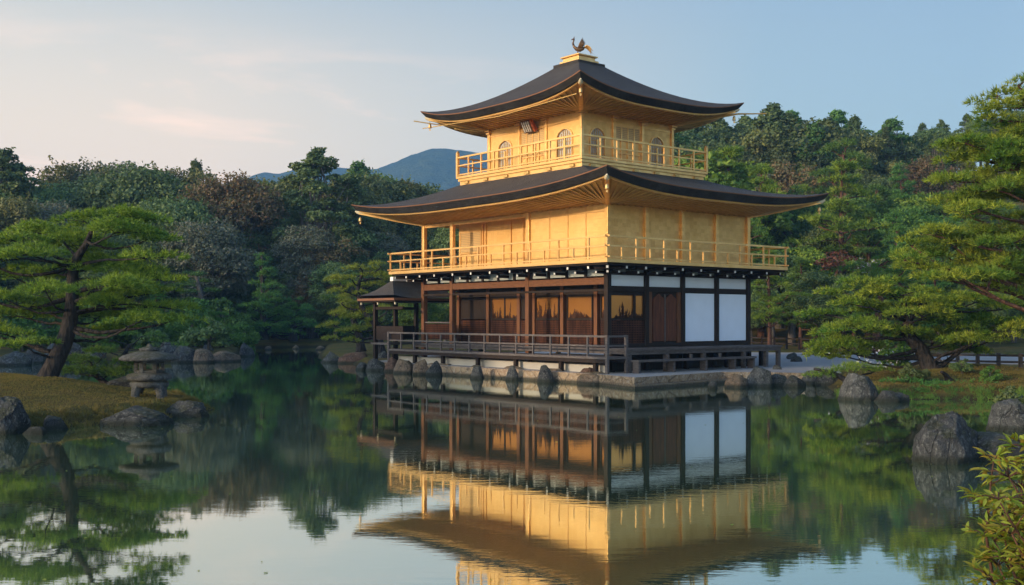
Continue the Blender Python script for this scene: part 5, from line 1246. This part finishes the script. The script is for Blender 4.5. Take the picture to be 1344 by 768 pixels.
# ---------------------------------------------------------------- leafy shrub at the bottom right, close to the camera
def leafy(base, stems, seed, label):
    r = random.Random(seed); root = empty('leafy_shrub', base, 0, label, 'shrub'); m_ = MB(); V = []; F = []; F4 = []
    def leaf(p, d, l, w_):
        d = d.normalized(); s = d.cross(Vector((r.gauss(0,.4), r.gauss(0,.4), 1))).normalized(); n = s.cross(d); b = len(V)
        for t, ww, dz in ((0,.05,0),(.25,.8,.05),(.55,1,.04),(.8,.55,-.03),(1,0.02,-.14)):
            for k in (-1, 0, 1): V.append(p+d*l*t+s*w_*ww*k+n*l*(dz+(0.05 if k else 0)))
        for i in range(4):
            for k in (0, 1): a = b+i*3+k; F4.append((a, a+1, a+4, a+3))
    for tip, bend in stems:
        tip = Vector(tip)-Vector(base); cv = curve((r.uniform(-.15,.15), r.uniform(-.15,.15), 0), tip, bend, 10, r.randrange(999)); m_.tube(cv, [0.012-0.0009*i for i in range(11)], 6)
        for i in range(3, 11):
            for s_ in range(3 if i < 10 else 6):
                d = Vector((r.gauss(0,1), r.gauss(0,1), r.uniform(-.1,.8))).normalized(); L0 = r.uniform(.04,.11); e = cv[i]+d*L0; m_.tube([cv[i], cv[i].lerp(e,.5)+Vector((0,0,.012)), e], [0.003,0.0025,0.0015], 4)
                for q in range(r.randint(5, 8)):
                    t = r.uniform(.3,1.0); leaf(cv[i].lerp(e, t), d+Vector((r.gauss(0,.55), r.gauss(0,.55), r.gauss(0.05,.35))), r.uniform(.035,.070), r.uniform(.006,.011))
    m_.build('stems', BARKR, root, True); link('leaves', np_mesh('leaves', np.array([tuple(v) for v in V]), np.array(F4), True), L_NEAR, root)
leafy((2.35, 4.3, 0.35), [((at(u_, v_, y_)), b_) for u_, v_, y_, b_ in [(1304,606,4.3,.1),(1346,588,4.5,.1),(1324,626,4.15,.1),(1310,655,4.0,.05),(1316,676,4.2,.05),(1306,712,4.35,.05),(1328,700,4.1,.0),(1310,742,4.3,0),(1340,640,4.4,0),(1330,668,4.5,.1),(1304,764,4.15,.0),(1312,780,4.4,.0),(1344,720,4.2,0),(1320,610,4.7,.1),(1345,756,4.4,0),(1318,690,4.6,0)]], 4, 'yellow-green leafy shrub with reddish tips at the bottom right corner')
# a few dry twigs on the water side of it

# a few pale fallen leaves and petals floating on the pond
fr_ = np.random.default_rng(12); n_ = 240; q = np.column_stack([fr_.uniform(-14, 10, n_), 9+34*fr_.uniform(0, 1, n_)**1.3, np.full(n_, 0.006)]); q = q[pond_sd(q[:,0], q[:,1]) < -0.3]
V, F = leaf_cloud(fr_, q, np.tile([0, 0, 1.0], (len(q), 1)), 0.022, 0.7, 0.06); tag(link('floating_leaves', np_mesh('floating_leaves', V, F), L_YELL), 'small pale fallen leaves drifting on the pond', 'leaves', kind='stuff')
# taller grass tufts and fallen needles along the banks
def bank_tufts(label, bx0, bx1, by0, by1, n, m):
    p = np.stack([rg.uniform(bx0, bx1, n), rg.uniform(by0, by1, n)], 1); sd = pond_sd(p[:,0], p[:,1]); p = p[(sd > -0.02) & (sd < 0.5)]
    c = p[rg.integers(0, len(p), 500)]; p = (c[:,None,:]+rg.normal(size=(len(c), 14, 2))*0.05).reshape(-1, 2); z = terr(p[:,0], p[:,1]); V, F = needles(rg, np.column_stack([p, z-0.02]), np.tile([0,0,1.0], (len(p),1)), 4, 0.13, 0.006, 0.5)
    tag(link('bank_grass', np_mesh('bank_grass', V, F), m), label, 'grass', kind='stuff')
bank_tufts('longer grass tufts along the islet waterline', -14, -6.5, 20, 30, 30000, L_GRASS)
bank_tufts('longer grass tufts along the right-hand bank', 9, 14, 17, 33, 30000, L_FRESH)

for i in range(46):
    u = -60+i*14.5+rnd.uniform(-5, 5); Y = rnd.uniform(88, 94) if u > 325 else rnd.uniform(60, 84); X = (u-672)/FPX*Y
    if pond_sd(np.array([X]), np.array([Y]))[0] < 0.8 or u > 510: continue
    plant('bush', i, X, Y, rnd.uniform(1.0, 1.7), 'low shrub in the undergrowth of the rear left shore', 'undergrowth shrubs on the rear left shore', i*1.9, 'shrub')
